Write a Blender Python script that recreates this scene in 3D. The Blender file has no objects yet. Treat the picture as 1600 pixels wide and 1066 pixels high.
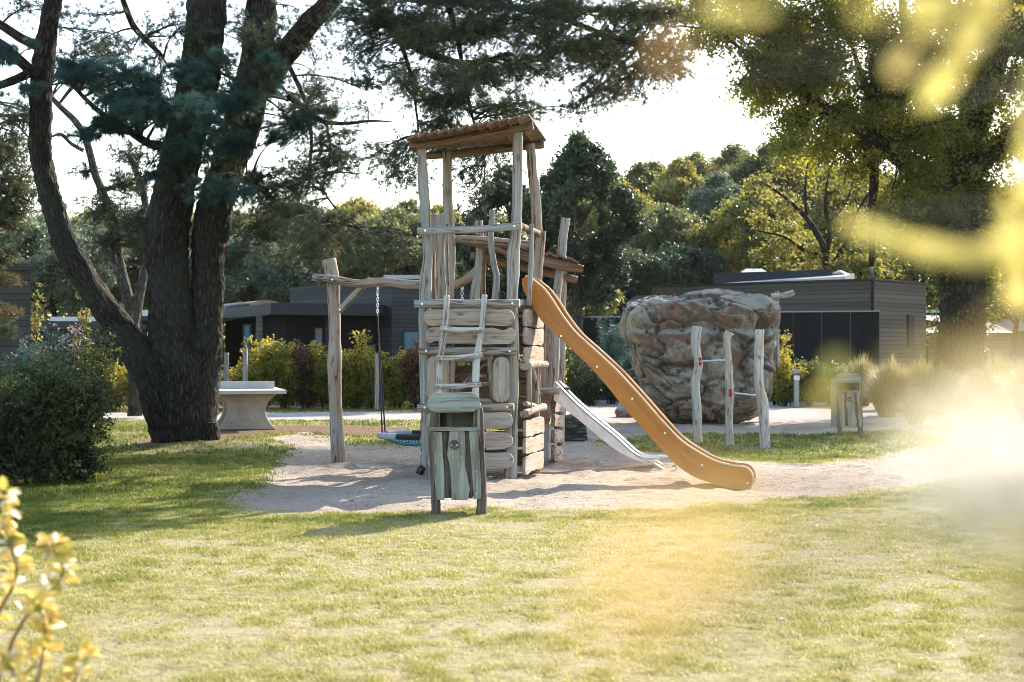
import bpy, math, random
import numpy as np
from mathutils import Vector, Matrix
R = math.radians
rs = np.random.RandomState(7)
random.seed(7)
scn = bpy.context.scene
COL = scn.collection

# ------------------------------------------------------------ camera, sky, sun, exposure
F = 2222.0            # focal length in pixels of the 1600 px wide photograph (50 mm on 36 mm)
EYE = 1.5
HOR = 552.0
cam_d = bpy.data.cameras.new('camera'); cam = bpy.data.objects.new('camera', cam_d); COL.objects.link(cam)
cam.location = (0, 0, EYE); cam.rotation_euler = (R(90), 0, 0)
cam_d.lens = 50; cam_d.sensor_width = 36; cam_d.shift_y = (HOR-533)/1600
cam_d.clip_start = 0.05; cam_d.clip_end = 2000
cam_d.dof.use_dof = True; cam_d.dof.focus_distance = 17.5; cam_d.dof.aperture_fstop = 2.6
scn.camera = cam
SUN_AZ, SUN_EL = R(33), R(29)
w = bpy.data.worlds.new('World'); scn.world = w; w.use_nodes = True
nt = w.node_tree; bg = nt.nodes['Background']
sky = nt.nodes.new('ShaderNodeTexSky'); sky.sky_type = 'NISHITA'; sky.sun_disc = False
sky.sun_elevation = SUN_EL; sky.sun_rotation = SUN_AZ
sky.air_density = 1.2; sky.dust_density = 1.2; sky.ozone_density = 1.0
nt.links.new(sky.outputs[0], bg.inputs[0]); bg.inputs[1].default_value = 0.15
sun_d = bpy.data.lights.new('sun', 'SUN'); sun_d.energy = 4.2; sun_d.angle = R(0.5); sun_d.color = (1, .91, .76)
sun = bpy.data.objects.new('sun', sun_d); COL.objects.link(sun)
sdir = Vector((math.sin(SUN_AZ)*math.cos(SUN_EL), math.cos(SUN_AZ)*math.cos(SUN_EL), math.sin(SUN_EL)))
sun.rotation_euler = sdir.to_track_quat('Z', 'Y').to_euler()
sun.location = sdir*50
scn.view_settings.view_transform = 'Standard'; scn.view_settings.look = 'None'
scn.view_settings.exposure = 1.68; scn.view_settings.gamma = 1
scn.cycles.use_denoising = True; scn.cycles.filter_width = 0.9; scn.cycles.use_adaptive_sampling = False; scn.cycles.sample_clamp_indirect = 4
scn.cycles.max_bounces = 6; scn.cycles.diffuse_bounces = 3; scn.cycles.transmission_bounces = 4
scn.cycles.caustics_reflective = False; scn.cycles.caustics_refractive = False

HAZE = .00008
# ------------------------------------------------------------ coordinates
def P(px, py, Y):
    return np.array([(px-800)/F*Y, Y, EYE-(py-HOR)/F*Y])
def G(px, py):
    Y = EYE*F/(py-HOR)
    return np.array([(px-800)/F*Y, Y, 0.0])

# ------------------------------------------------------------ noise
def _hash(ix, iy, iz, seed):
    with np.errstate(over='ignore'):
        n = (ix.astype(np.int64)*374761393 + iy.astype(np.int64)*668265263 + iz.astype(np.int64)*2147483647 + seed*1274126177) & 0xFFFFFFFF
        n = ((n ^ (n >> 13)) * 1274126177) & 0xFFFFFFFF
        n = n ^ (n >> 16)
    return (n & 0xFFFF)/65535.0
def vnoise(p, seed=0):
    p = np.asarray(p, float); i = np.floor(p).astype(np.int64); f = p-i; f = f*f*(3-2*f)
    r = 0
    for dx in (0, 1):
        for dy in (0, 1):
            for dz in (0, 1):
                h = _hash(i[..., 0]+dx, i[..., 1]+dy, i[..., 2]+dz, seed)
                wx = f[..., 0] if dx else 1-f[..., 0]; wy = f[..., 1] if dy else 1-f[..., 1]; wz = f[..., 2] if dz else 1-f[..., 2]
                r = r+h*wx*wy*wz
    return r*2-1
def fbm(p, oct=3, seed=0):
    a, r, p = 1.0, 0, np.asarray(p, float)
    for k in range(oct):
        r = r+a*vnoise(p*(2**k), seed+k*17); a *= .5
    return r
def n2(x, y, s, seed=0, oct=3):
    return fbm(np.stack([x*s, y*s, np.zeros_like(x)+seed*3.3], -1), oct, seed)

# ------------------------------------------------------------ mesh builder
ORG = {}
def org(o):
    return ORG.get(o.name, np.zeros(3)) if o is not None else np.zeros(3)
def raw_mesh(name, V, faces, smooth=None, attrs=None, fattrs=None, mats=(), midx=None):
    """faces: list of int arrays (n,k)"""
    me = bpy.data.meshes.new(name)
    V = np.asarray(V, np.float32)
    me.vertices.add(len(V)); me.vertices.foreach_set('co', V.ravel())
    tot = np.concatenate([np.full(len(f), f.shape[1], np.int32) for f in faces])
    idx = np.concatenate([f.ravel() for f in faces]).astype(np.int32)
    start = np.concatenate([[0], np.cumsum(tot)[:-1]]).astype(np.int32)
    me.loops.add(len(idx)); me.loops.foreach_set('vertex_index', idx)
    me.polygons.add(len(tot)); me.polygons.foreach_set('loop_start', start)
    try: me.polygons.foreach_set('loop_total', tot)
    except Exception: pass
    if smooth is not None: me.polygons.foreach_set('use_smooth', np.asarray(smooth, bool))
    for m in mats: me.materials.append(m)
    if midx is not None: me.polygons.foreach_set('material_index', np.asarray(midx, np.int32))
    for k, a in (attrs or {}).items():
        a = np.asarray(a, np.float32)
        if a.ndim == 2: me.attributes.new(k, 'FLOAT_VECTOR', 'POINT').data.foreach_set('vector', a.ravel())
        else: me.attributes.new(k, 'FLOAT', 'POINT').data.foreach_set('value', a)
    for k, a in (fattrs or {}).items():
        me.attributes.new(k, 'FLOAT', 'FACE').data.foreach_set('value', np.asarray(a, np.float32))
    me.update(calc_edges=True); me.validate()
    return me
def link(name, me, parent=None):
    o = bpy.data.objects.new(name, me); COL.objects.link(o)
    if parent is not None: o.parent = parent; ORG[o.name] = org(parent)
    return o
def empty(name, loc, label=None, cat=None, group=None):
    o = bpy.data.objects.new(name, None); COL.objects.link(o); o.location = tuple(float(v) for v in loc)
    o.empty_display_size = .2
    ORG[o.name] = np.array(loc, float)
    return tag(o, label, cat, group)
def tag(o, label=None, cat=None, group=None, kind=None):
    if label: o['label'] = label
    if cat: o['category'] = cat
    if group: o['group'] = group
    if kind: o['kind'] = kind
    return o
def copy_tree(o, parent=None):
    c = o.copy(); COL.objects.link(c); c.parent = parent
    for ch in [x for x in o.children]: copy_tree(ch, c)
    return c
def catmull(pts, n):
    pts = np.asarray(pts, float)
    if len(pts) == 2:
        t = np.linspace(0, 1, n)[:, None]; return pts[0]*(1-t)+pts[1]*t
    p = np.vstack([2*pts[0]-pts[1], pts, 2*pts[-1]-pts[-2]])
    m = len(pts)-1; u = np.linspace(0, m-1e-6, n); i = u.astype(int); t = (u-i)[:, None]
    a, b, c, d = p[i], p[i+1], p[i+2], p[i+3]
    return .5*((2*b)+(-a+c)*t+(2*a-5*b+4*c-d)*t*t+(-a+3*b-3*c+d)*t**3)
class MB:
    def __init__(s): s.V = []; s.F = []; s.S = []; s.Gr = []; s.n = 0; s.k = random.random()*50
    def add(s, V, faces, smooth, grain=None):
        V = np.asarray(V, float)
        s.k += 3.7
        s.Gr.append((V-V.mean(0) if grain is None else np.asarray(grain, float))+np.array([s.k, s.k*.7, s.k*1.3]))
        for f, sm in zip(faces, smooth):
            f = np.asarray(f, int)
            if f.ndim == 1: f = f[None]
            s.F.append(f+s.n); s.S.append(np.full(len(f), sm))
        s.V.append(V); s.n += len(V)
        return s
    def tube(s, pts, rad, n=12, seg=None, wob=0.0, caps=True, bark=0.0, smooth_path=True, flat=1.0):
        pts = np.asarray(pts, float)
        rad = np.full(len(pts), rad, float) if np.isscalar(rad) else np.asarray(rad, float)
        L = np.linalg.norm(np.diff(pts, axis=0), axis=1).sum()
        if seg is None: seg = max(2, min(60, int(L/max(.04, rad.mean()*.9))))
        if not smooth_path: seg = len(pts)-1; Q = pts; r = rad
        else:
            Q = catmull(pts, seg+1); r = np.interp(np.linspace(0, len(pts)-1, seg+1), np.arange(len(pts)), rad)
        T = np.gradient(Q, axis=0); T /= np.linalg.norm(T, axis=1)[:, None]+1e-9
        u = np.cross(T[0], [0, 0, 1.0]);
        if np.linalg.norm(u) < .1: u = np.cross(T[0], [0, 1.0, 0])
        u /= np.linalg.norm(u); U = [u]
        for i in range(1, len(Q)):
            u = U[-1]-T[i]*np.dot(U[-1], T[i]); u /= np.linalg.norm(u)+1e-9; U.append(u)
        U = np.array(U); W = np.cross(T, U)
        a = np.arange(n)*2*math.pi/n; ca, sa = np.cos(a), np.sin(a)
        d = np.concatenate([[0], np.cumsum(np.linalg.norm(np.diff(Q, axis=0), axis=1))])
        g = np.stack([np.repeat(d[:, None], n, 1), r[:, None]*ca, r[:, None]*sa], -1)
        rr = np.repeat(r[:, None], n, 1)
        if wob:
            k = np.stack([np.repeat(d[:, None], n, 1)*1.0/max(r.mean(), .02)*.35, np.repeat(ca[None]*1.2, len(Q), 0), np.repeat(sa[None]*1.2, len(Q), 0)], -1)
            rr = rr*(1+wob*fbm(k, 2, int(s.k*10)))
        if bark:
            k = np.stack([g[..., 0]*6, g[..., 1]*26, g[..., 2]*26], -1)
            rr = rr+bark*(np.abs(fbm(k, 2, 5))*1.6-.5)
            k = np.stack([g[..., 0]*1.2, ca[None]*1.4+0*rr, sa[None]*1.4+0*rr], -1)
            rr = rr*(1+.10*fbm(k, 2, 9))
        V = Q[:, None]+U[:, None]*(rr*ca)[..., None]+W[:, None]*(rr*sa*flat)[..., None]
        m = len(Q); i = np.arange(m-1)[:, None]*n; j = np.arange(n)[None]; j2 = (j+1) % n
        quads = np.stack([i+j, i+j2, i+n+j2, i+n+j], -1).reshape(-1, 4)
        fs, sm = [quads], [True]
        if caps: fs += [np.arange(n)[::-1], np.arange(n)+(m-1)*n]; sm += [False, False]
        return s.add(V.reshape(-1, 3), fs, sm, g.reshape(-1, 3))
    def prism(s, outline, O, U, W, N, th, ch=.006):
        """outline (k,2) CCW in U,W; extruded th along N, centred on O; chamfered edges"""
        o = np.asarray(outline, float); k = len(o)
        c = o.mean(0); e = np.linalg.norm(o-c, axis=1)[:, None]; inn = c+(o-c)*(1-ch/np.maximum(e, ch*2))
        O, U, W, N = [np.asarray(x, float) for x in (O, U, W, N)]
        rings = [(inn, -th/2), (o, -th/2+ch), (o, th/2-ch), (inn, th/2)]
        V = np.concatenate([O+p[:, :1]*U+p[:, 1:]*W+N*z for p, z in rings])
        span = o.max(0)-o.min(0)
        gr = np.concatenate([np.column_stack([p, np.full(k, z)]) for p, z in rings])
        if span[1] > span[0]: gr = gr[:, [1, 0, 2]]
        j = np.arange(k); j2 = (j+1) % k
        qs = np.concatenate([np.stack([a*k+j, a*k+j2, a*k+k+j2, a*k+k+j], -1) for a in range(3)])
        return s.add(V, [qs, np.arange(k)[::-1], np.arange(k)+3*k], [False, False, False], gr)
    def box(s, c, size, rz=0.0, ch=.004, rot=None):
        sx, sy, sz = size
        M = np.array(Matrix.Rotation(rz, 3, 'Z')) if rot is None else np.array(rot)
        # longest axis is U
        o = np.array([[-sx/2, -sz/2], [sx/2, -sz/2], [sx/2, sz/2], [-sx/2, sz/2]])
        return s.prism(o, c, M[:, 0], M[:, 2], -M[:, 1], sy, ch)
    def build(s, name, mat, parent=None):
        V = np.concatenate(s.V)-org(parent)
        # merge faces by size
        by = {}
        for f, sm in zip(s.F, s.S): by.setdefault(f.shape[1], []).append((f, sm))
        fs = [np.concatenate([x[0] for x in v]) for v in by.values()]
        sm = np.concatenate([np.concatenate([x[1] for x in v]) for v in by.values()])
        me = raw_mesh(name, V, fs, sm, {'grain': np.concatenate(s.Gr)}, mats=[mat])
        return link(name, me, parent)
def rounded(x0, y0, x1, y1, r=None, n=7, jit=.0, notch=None):
    """rounded rectangle outline CCW (x right, y up)"""
    w_, h_ = x1-x0, y1-y0
    r = min(w_, h_)/2*.98 if r is None else min(r, min(w_, h_)/2*.98)
    pts = []
    for cx, cy, a0 in ((x1-r, y0+r, -90), (x1-r, y1-r, 0), (x0+r, y1-r, 90), (x0+r, y0+r, 180)):
        for k in range(n):
            a = R(a0+90*k/(n-1)); pts.append((cx+r*math.cos(a), cy+r*math.sin(a)))
        if a0 == 0 or a0 == 180:
            pass
    o = []
    for i in range(len(pts)):
        a, b = pts[i], pts[(i+1) % len(pts)]; o.append(a)
        d = math.dist(a, b)
        if d > .12:
            m = int(d/.06)
            for q in range(1, m): o.append((a[0]+(b[0]-a[0])*q/m, a[1]+(b[1]-a[1])*q/m))
    o = np.array(o)
    if jit:
        s = random.random()*99
        o[:, 1] += jit*np.array([math.sin(p[0]*7+s)+.6*math.sin(p[0]*17+s*2) for p in o])
        o[:, 0] += jit*np.array([math.sin(p[1]*7+s*1.3)+.6*math.sin(p[1]*17+s*.7) for p in o])
    if notch:
        for (nx, ny, nr) in notch:
            for p in o:
                d = abs(p[0]-nx)
                if d < nr and abs(p[1]-ny) < nr*.6:
                    dep = math.sqrt(max(0, nr*nr-d*d))*.55
                    p[1] += dep if ny < (y0+y1)/2 else -dep
    return o

# ------------------------------------------------------------ materials
def new_mat(name):
    m = bpy.data.materials.new(name); m.use_nodes = True
    nt = m.node_tree; nt.nodes.clear()
    out = nt.nodes.new('ShaderNodeOutputMaterial')
    return m, nt, out
def N(nt, t, **kw):
    n = nt.nodes.new('ShaderNode'+t)
    for k, v in kw.items():
        if k.startswith('_'): setattr(n, k[1:], v)
        else: n.inputs[k.replace('__', ' ')].default_value = v
    return n
def ramp(nt, fac, stops):
    r = nt.nodes.new('ShaderNodeValToRGB'); cr = r.color_ramp
    while len(cr.elements) < len(stops): cr.elements.new(.5)
    for e, (p, c) in zip(cr.elements, stops):
        e.position = p; e.color = (*c, 1) if len(c) == 3 else c
    nt.links.new(fac, r.inputs[0]); return r.outputs[0]
def mixc(nt, fac, a, b, mode='MIX'):
    m = nt.nodes.new('ShaderNodeMix'); m.data_type = 'RGBA'; m.blend_type = mode
    for sock, v in ((m.inputs[0], fac), (m.inputs[6], a), (m.inputs[7], b)):
        if hasattr(v, 'is_output'): nt.links.new(v, sock)
        elif isinstance(v, (int, float)): sock.default_value = v
        else: sock.default_value = (*v, 1)
    return m.outputs[2]
def coords(nt, kind='grain', scale=(1, 1, 1)):
    if kind == 'obj':
        t = nt.nodes.new('ShaderNodeTexCoord').outputs['Object']
    else:
        a = nt.nodes.new('ShaderNodeAttribute'); a.attribute_name = kind; t = a.outputs['Vector']
    mp = nt.nodes.new('ShaderNodeMapping'); mp.inputs['Scale'].default_value = scale
    nt.links.new(t, mp.inputs[0]); return mp.outputs[0]
def noise(nt, vec, scale=5, detail=4, rough=.6):
    n = N(nt, 'TexNoise', Scale=scale, Detail=detail, Roughness=rough); nt.links.new(vec, n.inputs['Vector']); return n.outputs[0]
def math_(nt, op, a, b=0.0, c=None):
    m = nt.nodes.new('ShaderNodeMath'); m.operation = op
    for i, v in enumerate((a, b) if c is None else (a, b, c)):
        if hasattr(v, 'is_output'): nt.links.new(v, m.inputs[i])
        else: m.inputs[i].default_value = v
    return m.outputs[0]
def finish(nt, out, col, rough=.8, bump=None, bstr=.3, bdist=.01, metal=0.0, spec=.3):
    b = N(nt, 'BsdfPrincipled', Roughness=rough if not hasattr(rough, 'is_output') else .5, Metallic=metal)
    b.inputs['Specular IOR Level'].default_value = spec
    if hasattr(rough, 'is_output'): nt.links.new(rough, b.inputs['Roughness'])
    if hasattr(col, 'is_output'): nt.links.new(col, b.inputs['Base Color'])
    else: b.inputs['Base Color'].default_value = (*col, 1)
    if bump is not None:
        bn = N(nt, 'Bump', Strength=bstr, Distance=bdist); nt.links.new(bump, bn.inputs['Height']); nt.links.new(bn.outputs[0], b.inputs['Normal'])
    nt.links.new(b.outputs[0], out.inputs[0]); return b
def wood(name, c_dark, c_mid, c_light, warm=None, wa=.35, crack=.55, rough=.85, bs=.6, kn_=.6):
    m, nt, out = new_mat(name)
    v = coords(nt, 'grain', (2.2, 60, 60))
    g0 = noise(nt, v, 1.0, 5, .7); g1 = noise(nt, coords(nt, 'grain', (1.2, 22, 22)), 1.0, 4, .6); g = math_(nt, 'ADD', math_(nt, 'MULTIPLY', g0, .6), math_(nt, 'MULTIPLY', g1, .4))
    v2 = coords(nt, 'grain', (1.3, 5, 5)); big = noise(nt, v2, 1.4, 3, .6)
    col = ramp(nt, g, [(.32, c_dark), (.49, c_mid), (.67, c_light)])
    if warm: col = mixc(nt, ramp(nt, big, [(.5-wa*.25, (0, 0, 0)), (.62, (1, 1, 1))]), col, mixc(nt, .75, col, warm))
    # long drying cracks
    v3 = coords(nt, 'grain', (.9, 16, 16)); cr = noise(nt, v3, 1.0, 2, .5)
    crk = ramp(nt, math_(nt, 'ABSOLUTE', math_(nt, 'SUBTRACT', cr, .5)), [(0, (1, 1, 1)), (.012, (1, 1, 1)), (.028, (0, 0, 0))])
    msk = math_(nt, 'MULTIPLY', crk, ramp(nt, big, [(.40, (0, 0, 0)), (.5, (1, 1, 1))]))
    col = mixc(nt, math_(nt, 'MULTIPLY', msk, min(1, crack*1.25)), col, (c_dark[0]*.25, c_dark[1]*.25, c_dark[2]*.25))
    # knots
    vo = nt.nodes.new('ShaderNodeTexVoronoi'); vo.inputs['Scale'].default_value = 1.0
    nt.links.new(coords(nt, 'grain', (3.2, 7.5, 7.5)), vo.inputs['Vector'])
    kn = ramp(nt, vo.outputs['Distance'], [(.0, (1, 1, 1)), (.10, (.8, .8, .8)), (.2, (0, 0, 0))])
    col = mixc(nt, math_(nt, 'MULTIPLY', kn, kn_), col, (c_dark[0]*.4, c_dark[1]*.3, c_dark[2]*.22))
    h = math_(nt, 'ADD', math_(nt, 'MULTIPLY', g, .6), math_(nt, 'MULTIPLY', msk, -1.2))
    finish(nt, out, col, rough, h, bs, .007)
    return m
def plain(name, col, rough=.6, metal=0.0, var=.15, scale=6, bstr=.15, kind='grain', spec=.4):
    m, nt, out = new_mat(name)
    n = noise(nt, coords(nt, kind), scale, 5, .6)
    c = ramp(nt, n, [(.3, tuple(x*(1-var) for x in col)), (.7, tuple(min(1, x*(1+var)) for x in col))])
    finish(nt, out, c, rough, n, bstr, .01, metal, spec); return m
M = {}
M['grey'] = wood('weathered grey wood', (.12, .115, .11), (.27, .26, .245), (.42, .405, .38), (.34, .25, .17), .1)
M['tan'] = wood('weathered tan wood', (.16, .13, .105), (.30, .26, .22), (.44, .39, .335), (.30, .19, .125), .5, .7)
M['board'] = wood('sawn weathered board', (.23, .19, .16), (.34, .295, .25), (.45, .405, .35), (.36, .25, .17), .3, .35, .85, .25, .8)
M['pole'] = wood('pale driftwood', (.26, .25, .23), (.45, .43, .395), (.58, .56, .52), (.40, .32, .24), .2, .6)
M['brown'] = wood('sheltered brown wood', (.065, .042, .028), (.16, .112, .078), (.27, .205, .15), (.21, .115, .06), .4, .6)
M['slide'] = wood('orange varnished wood', (.36, .135, .022), (.43, .165, .030), (.50, .205, .042), (.36, .12, .02), .3, .0, .36, .15, .25)
M['sedge'] = wood('slide rim wood', (.45, .30, .16), (.62, .46, .28), (.75, .60, .42))
M['bin'] = wood('green grey larch', (.15, .16, .14), (.245, .265, .235), (.34, .36, .32), (.20, .165, .12), .1, .3)
M['binbark'] = wood('bark edge', (.035, .028, .022), (.09, .075, .06), (.18, .16, .13))
M['steel'] = plain('brushed steel', (.62, .63, .65), .32, 1.0, .08, 3, .05)
M['darksteel'] = plain('dull steel', (.25, .25, .26), .45, 1.0, .1)
M['black'] = plain('black rubber', (.015, .015, .017), .7)
M['red'] = plain('red painted bracket', (.35, .02, .02), .5)
M['white'] = plain('white painted metal', (.7, .71, .72), .45)
M['blue'] = plain('turquoise rope', (.05, .30, .42), .7, 0, .3, 20)
M['blackrope'] = plain('dark rope', (.02, .022, .028), .8, 0, .3, 20)
M['greyrope'] = plain('grey rope sheath', (.35, .37, .38), .7, 0, .2, 20)
def bark_mat(name, a, b, c, sc=(5, 22, 22), green=None):
    m, nt, out = new_mat(name)
    v = coords(nt, 'grain', sc)
    vo = nt.nodes.new('ShaderNodeTexVoronoi'); vo.feature = 'DISTANCE_TO_EDGE'; vo.inputs['Scale'].default_value = 1
    nz = N(nt, 'TexNoise', Scale=.6, Detail=3.0); nt.links.new(v, nz.inputs['Vector'])
    vv = mixc(nt, .75, v, nz.outputs['Color'], 'ADD'); nt.links.new(vv, vo.inputs['Vector'])
    n = noise(nt, v, 1.3, 6, .7)
    plate = ramp(nt, math_(nt, 'ADD', vo.outputs['Distance'], math_(nt, 'MULTIPLY', math_(nt, 'SUBTRACT', n, .5), .25)), [(.0, (0, 0, 0)), (.30, (1, 1, 1))])
    col = ramp(nt, n, [(.25, a), (.5, b), (.75, c)])
    col = mixc(nt, plate, tuple(x*.4 for x in a), col)
    if green:
        gn = noise(nt, coords(nt, 'grain'), 1.3, 4, .6)
        col = mixc(nt, math_(nt, 'MULTIPLY', ramp(nt, gn, [(.42, (0, 0, 0)), (.6, (1, 1, 1))]), .5), col, green)
    h = math_(nt, 'ADD', math_(nt, 'MULTIPLY', plate, .8), math_(nt, 'MULTIPLY', n, .6))
    finish(nt, out, col, .9, h, .9, .03, 0, .2); return m
M['bark'] = bark_mat('furrowed pine bark', (.014, .010, .008), (.042, .031, .025), (.10, .083, .070), (5.0, 19, 19), (.035, .042, .03))
M['barkred'] = bark_mat('upper pine bark', (.025, .014, .010), (.055, .030, .022), (.11, .07, .055), (4, 15, 15))
M['barkgrey'] = bark_mat('grey bark', (.05, .045, .035), (.11, .10, .085), (.20, .19, .165), (4, 14, 14), (.06, .07, .04))
M['barkdark'] = bark_mat('dark bark', (.02, .017, .013), (.045, .038, .030), (.09, .078, .062), (4, 14, 14))
def leaf_mat(name, stops, trans=.42, rough=.5, tw=1.25, spec=.35, warm=(1, 1, 1)):
    m, nt, out = new_mat(name)
    a = nt.nodes.new('ShaderNodeAttribute'); a.attribute_name = 'tint'
    oi = nt.nodes.new('ShaderNodeObjectInfo')
    f = math_(nt, 'ADD', a.outputs['Fac'], math_(nt, 'MULTIPLY', math_(nt, 'SUBTRACT', oi.outputs['Random'], .5), .22))
    col = ramp(nt, f, stops)
    b = N(nt, 'BsdfPrincipled', Roughness=rough); b.inputs['Specular IOR Level'].default_value = spec
    nt.links.new(col, b.inputs['Base Color'])
    t = nt.nodes.new('ShaderNodeBsdfTranslucent')
    tc = mixc(nt, 1.0, col, tuple(tw*x for x in warm), 'MULTIPLY'); nt.links.new(tc, t.inputs[0])
    ms = nt.nodes.new('ShaderNodeMixShader'); ms.inputs[0].default_value = trans
    nt.links.new(b.outputs[0], ms.inputs[1]); nt.links.new(t.outputs[0], ms.inputs[2]); nt.links.new(ms.outputs[0], out.inputs[0])
    return m
L = {}
L['pine'] = leaf_mat('dark pine needles', [(.0, (.020, .032, .018)), (.5, (.050, .070, .034)), (.8, (.10, .115, .045)), (1, (.19, .13, .05))], .28)
L['pineblue'] = leaf_mat('blue green pine needles', [(.0, (.008, .032, .032)), (.4, (.035, .095, .078)), (.75, (.11, .21, .17)), (1, (.22, .33, .24))], .15)
L['oak'] = leaf_mat('oak leaves', [(.0, (.055, .070, .014)), (.4, (.15, .17, .03)), (.75, (.28, .27, .045)), (1, (.42, .34, .07))], .6, warm=(1.3, 1.15, .5))
L['dark'] = leaf_mat('dark evergreen leaves', [(.0, (.018, .032, .018)), (.6, (.045, .072, .036)), (1, (.13, .15, .055))], .3)
L['wood1'] = leaf_mat('olive woodland leaves', [(.0, (.075, .090, .040)), (.5, (.15, .165, .07)), (1, (.25, .245, .11))], .42, warm=(1.05, 1.0, .75))  # woodland leaf colours are lightened to imitate distant haze
L['wood2'] = leaf_mat('yellow green woodland leaves', [(.0, (.11, .12, .035)), (.5, (.22, .22, .06)), (1, (.34, .30, .11))], .45, warm=(1.1, 1.0, .65))
L['wood3'] = leaf_mat('blue green woodland leaves', [(.0, (.058, .09, .058)), (.5, (.12, .16, .10)), (1, (.23, .26, .15))], .4)
L['wood4'] = leaf_mat('reddish woodland leaves', [(.0, (.09, .04, .02)), (.5, (.14, .06, .03)), (1, (.20, .12, .05))], .35)
L['beech'] = leaf_mat('golden beech leaves', [(.0, (.06, .08, .016)), (.4, (.15, .175, .03)), (.75, (.32, .28, .055)), (1, (.46, .33, .09))], .5, warm=(1.2, 1.05, .6))
L['copper'] = leaf_mat('copper beech leaves', [(.0, (.035, .022, .025)), (.5, (.095, .045, .038)), (1, (.30, .15, .075))], .35)
L['hedge'] = leaf_mat('dark privet leaves', [(.0, (.010, .018, .010)), (.5, (.034, .050, .018)), (1, (.10, .12, .035))], .28, .5, spec=.15)
L['green'] = leaf_mat('fresh green leaves', [(.0, (.03, .055, .012)), (.5, (.07, .10, .022)), (1, (.17, .17, .04))], .4)
L['lime'] = leaf_mat('pale lime leaves', [(.0, (.12, .13, .035)), (.5, (.23, .22, .06)), (1, (.40, .34, .12))], .5)
L['ornam'] = leaf_mat('ornamental grass blades', [(.0, (.09, .10, .035)), (.5, (.22, .20, .085)), (1, (.44, .37, .20))], .4)
L['flower'] = leaf_mat('lilac flowers', [(.0, (.16, .12, .17)), (1, (.36, .29, .38))], .3)
L['redfl'] = leaf_mat('red flowers', [(.0, (.45, .05, .05)), (1, (.6, .12, .1))], .3)
L['blade'] = leaf_mat('grass blades', [(.0, (.040, .060, .008)), (.3, (.115, .150, .014)), (.5, (.265, .265, .042)), (.75, (.49, .42, .18)), (1, (.68, .59, .40))], .42, .55, 1.2, .25)
L['front'] = leaf_mat('near golden leaves', [(.0, (.30, .30, .06)), (.25, (.66, .54, .13)), (.7, (.80, .55, .16)), (.88, (.80, .60, .24)), (1, (.88, .85, .80))], .45, .4, .95)  # near-white top stop paints glints on some leaves
L['yellow'] = leaf_mat('near yellow leaves', [(.0, (.58, .50, .11)), (.5, (.76, .62, .20)), (1, (.84, .52, .22))], .5, .45, .9)
L['glarefl'] = leaf_mat('near white blossom', [(.0, (.78, .73, .65)), (1, (.84, .80, .72))], .75, .6, 1.1)  # bright petals, also used to imitate glare
# ============================================================ ground
def sdf_poly(x, y, poly):
    """signed distance, positive inside"""
    poly = np.asarray(poly, float); d = np.full(x.shape, 1e9); ins = np.zeros(x.shape, bool)
    for i in range(len(poly)):
        a, b = poly[i], poly[(i+1) % len(poly)]
        e = b-a; px_, py_ = x-a[0], y-a[1]
        t = np.clip((px_*e[0]+py_*e[1])/(e@e), 0, 1)
        d = np.minimum(d, np.hypot(px_-e[0]*t, py_-e[1]*t))
        c = ((a[1] <= y) & (b[1] > y)) | ((b[1] <= y) & (a[1] > y))
        xi = a[0]+(y-a[1])/(b[1]-a[1]+1e-12)*e[0]
        ins ^= c & (x < xi)
    return np.where(ins, d, -d)
def GP(pts): return np.array([G(*p)[:2] for p in pts])
SAND = GP([(345, 795), (420, 803), (520, 806), (640, 804), (760, 799), (900, 800), (1000, 799), (1100, 793), (1200, 786), (1310, 778), (1400, 765), (1520, 748), (1700, 735), (1900, 720),
           (1900, 652), (1500, 655), (1340, 656), (1100, 650), (960, 655), (880, 662), (800, 676), (700, 690), (640, 697), (560, 697), (520, 688), (470, 676), (430, 690), (442, 703), (418, 735), (368, 765)])
ISLAND = GP([(925, 690), (1000, 682), (1100, 678), (1250, 680), (1400, 672), (1470, 680), (1450, 700), (1350, 716), (1250, 723), (1180, 722), (1080, 716), (1000, 707)])
PATH = np.array([(-60, 31.5), (-6, 31.8), (2.0, 31.3), (2.4, 30.4), (30, 30.0), (60, 30), (60, 40.0), (14, 40.5), (10, 43), (4.5, 46), (1.5, 46), (.8, 36.5), (-6, 35.9), (-60, 36.5)])
SOIL = GP([(300, 690), (440, 676), (640, 684), (640, 668), (420, 663), (330, 667), (180, 690), (230, 702)])
def masks(x, y):
    j = .22*n2(x, y, .8, 3)+.10*n2(x, y, 3.1, 4)
    sand = np.minimum(sdf_poly(x, y, SAND), -sdf_poly(x, y, ISLAND))+j
    path = sdf_poly(x, y, PATH)+j*.5
    soil = sdf_poly(x, y, SOIL)+j*1.5
    return sand, path, soil
def height(x, y, sand=None):
    if sand is None: sand = masks(x, y)[0]
    s = np.clip(sand/.35, 0, 1)
    h = .010*n2(x, y, .35, 8, 2)
    h = h+s*(0.030*n2(x, y, 1.5, 11, 3)+.050*np.abs(n2(x, y, 3.4, 12, 2))-.045)
    def bump(cx, cy, r, a): return a*np.exp(-((x-cx)**2+(y-cy)**2)/(2*r*r))
    h = h+bump(2.65, 16.85, .45, -.095)+bump(1.62, 16.9, .3, -.01)+bump(-.75, 16.35, .5, .05)+bump(2.1, 18.6, .4, -.03)
    h = h+bump(-4.9, 23.0, .8, .12)
    e = np.clip((np.minimum(np.minimum(x+17, 25-x), np.minimum(y-3.2, 47.8-y)))/1.5, 0, 1)
    return h*e
def ground_mat():
    pass
xs = np.arange(-17, 25.001, .09); ys = np.concatenate([np.arange(3.2, 30, .09), np.arange(30, 47.9, .16)])
ys[-1] = 47.8
X, Yg = np.meshgrid(xs, ys)
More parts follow.
